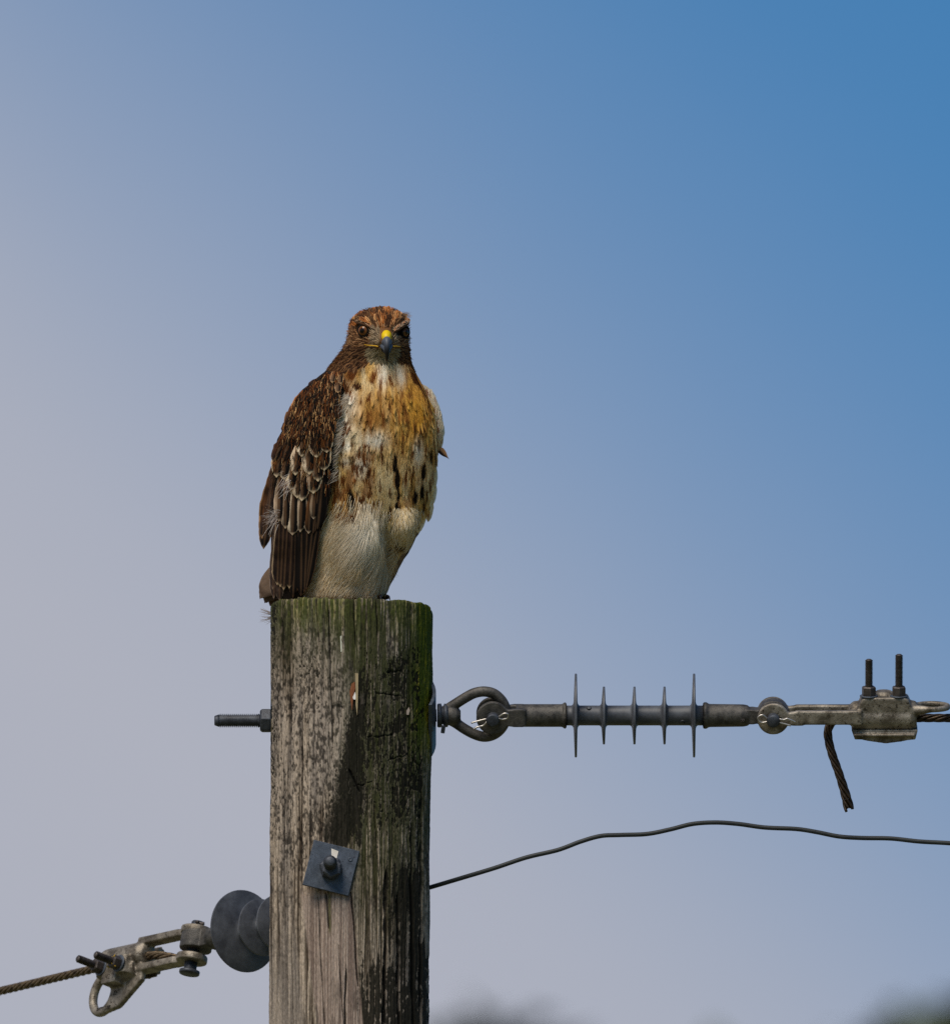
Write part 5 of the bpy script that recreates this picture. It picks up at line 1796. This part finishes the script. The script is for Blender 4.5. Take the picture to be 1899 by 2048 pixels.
# ---------------------------------------------------------------- far wing (its edge shows on the right)
WR2 = np.array([(764, 832), (768, 846), (773, 856), (782, 865), (797, 874), (812, 880), (830, 886), (856, 889), (877, 888), (895, 881), (918, 876), (950, 874), (985, 871), (1004, 869), (1023, 862), (1044, 850), (1080, 830), (1128, 804), (1169, 783), (1188, 774)], float)
mb = MB()
yy = np.concatenate([np.linspace(765, 800, 14), np.linspace(806, 1186, 50)])
uu = np.linspace(0, 1, 18)


def far_surf(px, py):
    xr = np.interp(py, WR2[:, 0], WR2[:, 1])
    xc, hw, hd, dc = tab(np.clip(py, 735, 1200))
    s_ = np.clip((xr - px) / 70.0, 0, 1)
    return dc + 28 - 66 * np.sqrt(np.maximum(s_, 0))


grid = []
for y in yy:
    xr = np.interp(y, WR2[:, 0], WR2[:, 1]) - 2
    x = xr - 38 * (1 - uu) ** 1.6 * smooth(764, 800, y) - 1
    D = far_surf(x, np.full(18, y)) + 4
    grid.append(np.column_stack([x, np.full(18, -y), D]))
G = np.concatenate(grid)
back_ = []
for y in yy:
    xr = np.interp(y, WR2[:, 0], WR2[:, 1]) - 2
    x = xr - 60 * uu ** 1.4 * smooth(762, 815, y)
    xc, hw, hd, dc = tab(np.array(y))
    back_.append(np.column_stack([x, np.full(18, -y), dc + 32 + 60 * uu]))
G2 = np.concatenate(back_)
f = []
for off in (0, len(G)):
    for i in range(len(yy) - 1):
        for j in range(17):
            q = (off + i * 18 + j, off + (i + 1) * 18 + j, off + (i + 1) * 18 + j + 1, off + i * 18 + j + 1)
            f.append(q if off else q)
for i in range(len(yy) - 1):
    f.append((i * 18 + 17, (i + 1) * 18 + 17, len(G) + (i + 1) * 18, len(G) + i * 18))
f.append(tuple(range(18)) + tuple(len(G) + j for j in range(18)))
cc = np.where((G[:, 1] > -900)[:, None], lin(214, 190, 156), lin(120, 92, 66))
mb.add(np.concatenate([G, G2]), f, np.concatenate([cc, np.where((G2[:, 1] > -880)[:, None], lin(206, 186, 158), lin(60, 42, 32))]))
wing2 = mb.build('wing', M_PLUME, hawk, xf=hx)


def pale_cov(mk, mw):
    def fn(U, V):
        c = mixc(lin(220, 196, 158), lin(236, 220, 194), smooth(.4, 1, np.abs(U))[..., None])
        m = smooth(mw + .2, mw, np.abs(U + .15)) * smooth(.2, .5, V) * smooth(.95, .8, V)
        return mixc(c, mk, m[..., None])
    return fn


far = dict(surf=far_surf, parent=wing2)
for (x, y, a, L, W, mk, mw) in [(866, 950, -.02, 60, 8, RUF, .3), (868, 920, -.02, 60, 8, lin(60, 40, 26), .35), (862, 985, -.10, 60, 8, RUF, .3), (852, 1010, -.28, 60, 8, lin(70, 46, 30), .3),
                            (876, 850, 0, 52, 11, lin(170, 160, 150), .2), (874, 822, .06, 50, 10, lin(150, 84, 34), .4), (868, 795, .10, 44, 9, lin(130, 70, 28), .45), (880, 836, .04, 46, 8, lin(120, 70, 34), .35), (862, 812, .05, 56, 9, lin(190, 130, 56), .6), (860, 778, .16, 38, 9, lin(190, 170, 140), .1),
                            (866, 835, .03, 50, 9, RUF, .3), (860, 800, .14, 50, 8, lin(170, 110, 60), .4)]:
    drape(x, y, a, L, W, (2, 3), pale_cov(mk, mw), 7, 12, .5, **far)
for (x, y, a, L, W) in [(851, 1020, -.42, 110, 6), (838, 1050, -.48, 130, 6), (826, 1070, -.45, 125, 5), (858, 990, -.30, 90, 6), (866, 960, -.12, 80, 5)]:
    drape(x, y, a, L, W, (-4, -1), covert_col(lin(30, 22, 20), lin(90, 66, 50), lin(190, 160, 126), .25, .05, .4), 7, 18, .3, **far)
fl_ = []
for i in range(420):
    y = RNG.uniform(776, 990); xr = np.interp(y, WR2[:, 0], WR2[:, 1]) - 2
    x = xr - RNG.uniform(0, 24)
    L = RNG.uniform(8, 18); a = np.interp(y, [770, 850, 1000], [.3, .02, -.25]) + RNG.normal(0, .14)
    v = np.linspace(0, 1, 4)
    X = x + math.sin(a) * L * v; Y = y + math.cos(a) * L * v
    X = np.minimum(X, np.interp(Y, WR2[:, 0], WR2[:, 1]) + 1)
    rust = smooth(.54, .62, fbm(np.array(x / 6.0), np.array(y / 22.0), 98, 2))
    c = mixc(mixc(lin(222, 198, 160), lin(240, 226, 204), RNG.random()), lin(140, 76, 32), rust * .9)
    fl_.append((np.column_stack([X, -Y, far_surf(X, Y) - 4.5]), c * RNG.uniform(.85, 1.05)))
mb = MB(); strands(mb, fl_, .6); mb.build('barbs', M_PLUME, wing2, xf=hx, kind='stuff')
# wrist feather poking out on the right
mb = MB()
feather(mb, np.array([874, -893, -14.0]), np.array([24, -25, -2.0]), np.array([.3, .1, -1.0]), 35, 7.0, (0, 0),
        lambda U, V: mixc(lin(150, 110, 74), lin(36, 26, 24), smooth(-.2, .4, U)[..., None]), 7, 10, .02, .1, .5, .01, point=True)
mb.build('feather', M_PLUME, wing2, xf=hx)

# ---------------------------------------------------------------- tail and feet
mb = MB()
m_tube(mb, [(640, -1085, 60), (610, -1130, 92), (585, -1165, 112)], [40, 30, 14], 16, True, lin(70, 52, 42))
tail = mb.build('tail', M_PLUME, hawk, xf=hx)
for i, (a, L, c) in enumerate([(-.56, 158, lin(118, 98, 84)), (-.46, 160, lin(104, 82, 68)), (-.36, 160, lin(90, 66, 52)), (-.24, 158, lin(84, 58, 44)), (-.12, 156, lin(84, 58, 44)), (.0, 152, lin(84, 58, 44))]):
    mb = MB()
    cl_ = lambda U, V, c=c: mixc(c, lin(60, 44, 36), (smooth(.86, .9, V) * smooth(.97, .93, V) * .6)[..., None]) * (1 + .25 * smooth(.8, 1, np.abs(U)))[..., None]
    feather(mb, np.array([592 - 2 * i + 6, -1074, 70.0 + i * 5]), np.array([math.sin(a), -math.cos(a), .42]), np.array([0, .4, -1.0]), L, 21, (i * .8, 0), cl_, 9, 18, -.02, .1, .22, .012)
    mb.build('feather', M_PLUME, tail, xf=hx)
for (fx, fd) in ((754, -10), (668, 0)):
    mb = MB()
    base = np.array([fx, -1184, fd])
    toes = [[(0, 0, 0), (-14, -9, -24), (-22, -11, -46), (-24, -14, -60)], [(0, 0, 0), (4, -8, -28), (6, -9, -52), (7, -14, -68)], [(0, 0, 0), (13, -9, -16), (20, -10, -34), (24, -14, -50)], [(0, 0, 0), (6, -11, 22), (10, -14, 42)]]
    m_tube(mb, base + np.array([(-4, 30, 14), (-2, 14, 8), (0, 0, 0), (0, -8, -3)]), [8, 8, 8.5, 7], 12, True, lin(74, 62, 40))
    for t_e in toes:
        m_tube(mb, base + catmull(t_e[:3], 5), np.interp(np.linspace(0, 1, 5 * (len(t_e[:3]) - 1) + 1), [0, .5, 1], [7.5, 6.5, 5.0]), 10, True, lin(74, 62, 40))
    foot = mb.build('foot', M_BEAK, hawk, xf=hx)
    for t_e in toes:
        e_ = np.array(t_e[2]); d_ = e_ - np.array(t_e[1]); d_ = d_ / np.linalg.norm(d_)
        mb = MB()
        m_tube(mb, base + catmull([e_ - d_ * 3, e_ + d_ * 9 + np.array([0, 1.0, 0]), e_ + d_ * 17 + np.array([0, -6.0, 0])], 5), np.linspace(4.2, .6, 11), 8, True, lin(28, 26, 28))
        mb.build('talon', M_BEAK, foot, xf=hx)

# wisp of down caught on the pole's left edge
dn = empty('down_feather', PX(541, 1225, 20), 'few wisps of grey down caught on the left edge of the pole under the tail', 'feather')
mb = MB()
fl_ = []
for k in range(26):
    up_ = k % 2
    c0 = np.array([544.0 + RNG.normal(0, 1.0), -(1226 if up_ else 1236) + RNG.normal(0, 2.5), 14.0 + RNG.normal(0, 3)])
    L = RNG.uniform(12, 27); a = (0.20 if up_ else -.42) + RNG.normal(0, .22)
    v = np.linspace(0, 1, 6)[:, None]
    fl_.append((c0 + np.concatenate([-v * L * math.cos(a), v * L * math.sin(a) + 3 * v ** 2, v * 4], 1), lin(150, 140, 140)))
strands(mb, fl_, .6)
mb.build('barbs', M_PLUME, dn, xf=lambda v: PX(v[:, 0], -v[:, 1], v[:, 2]) - np.asarray(PX(541, 1225, 20)), kind='stuff')
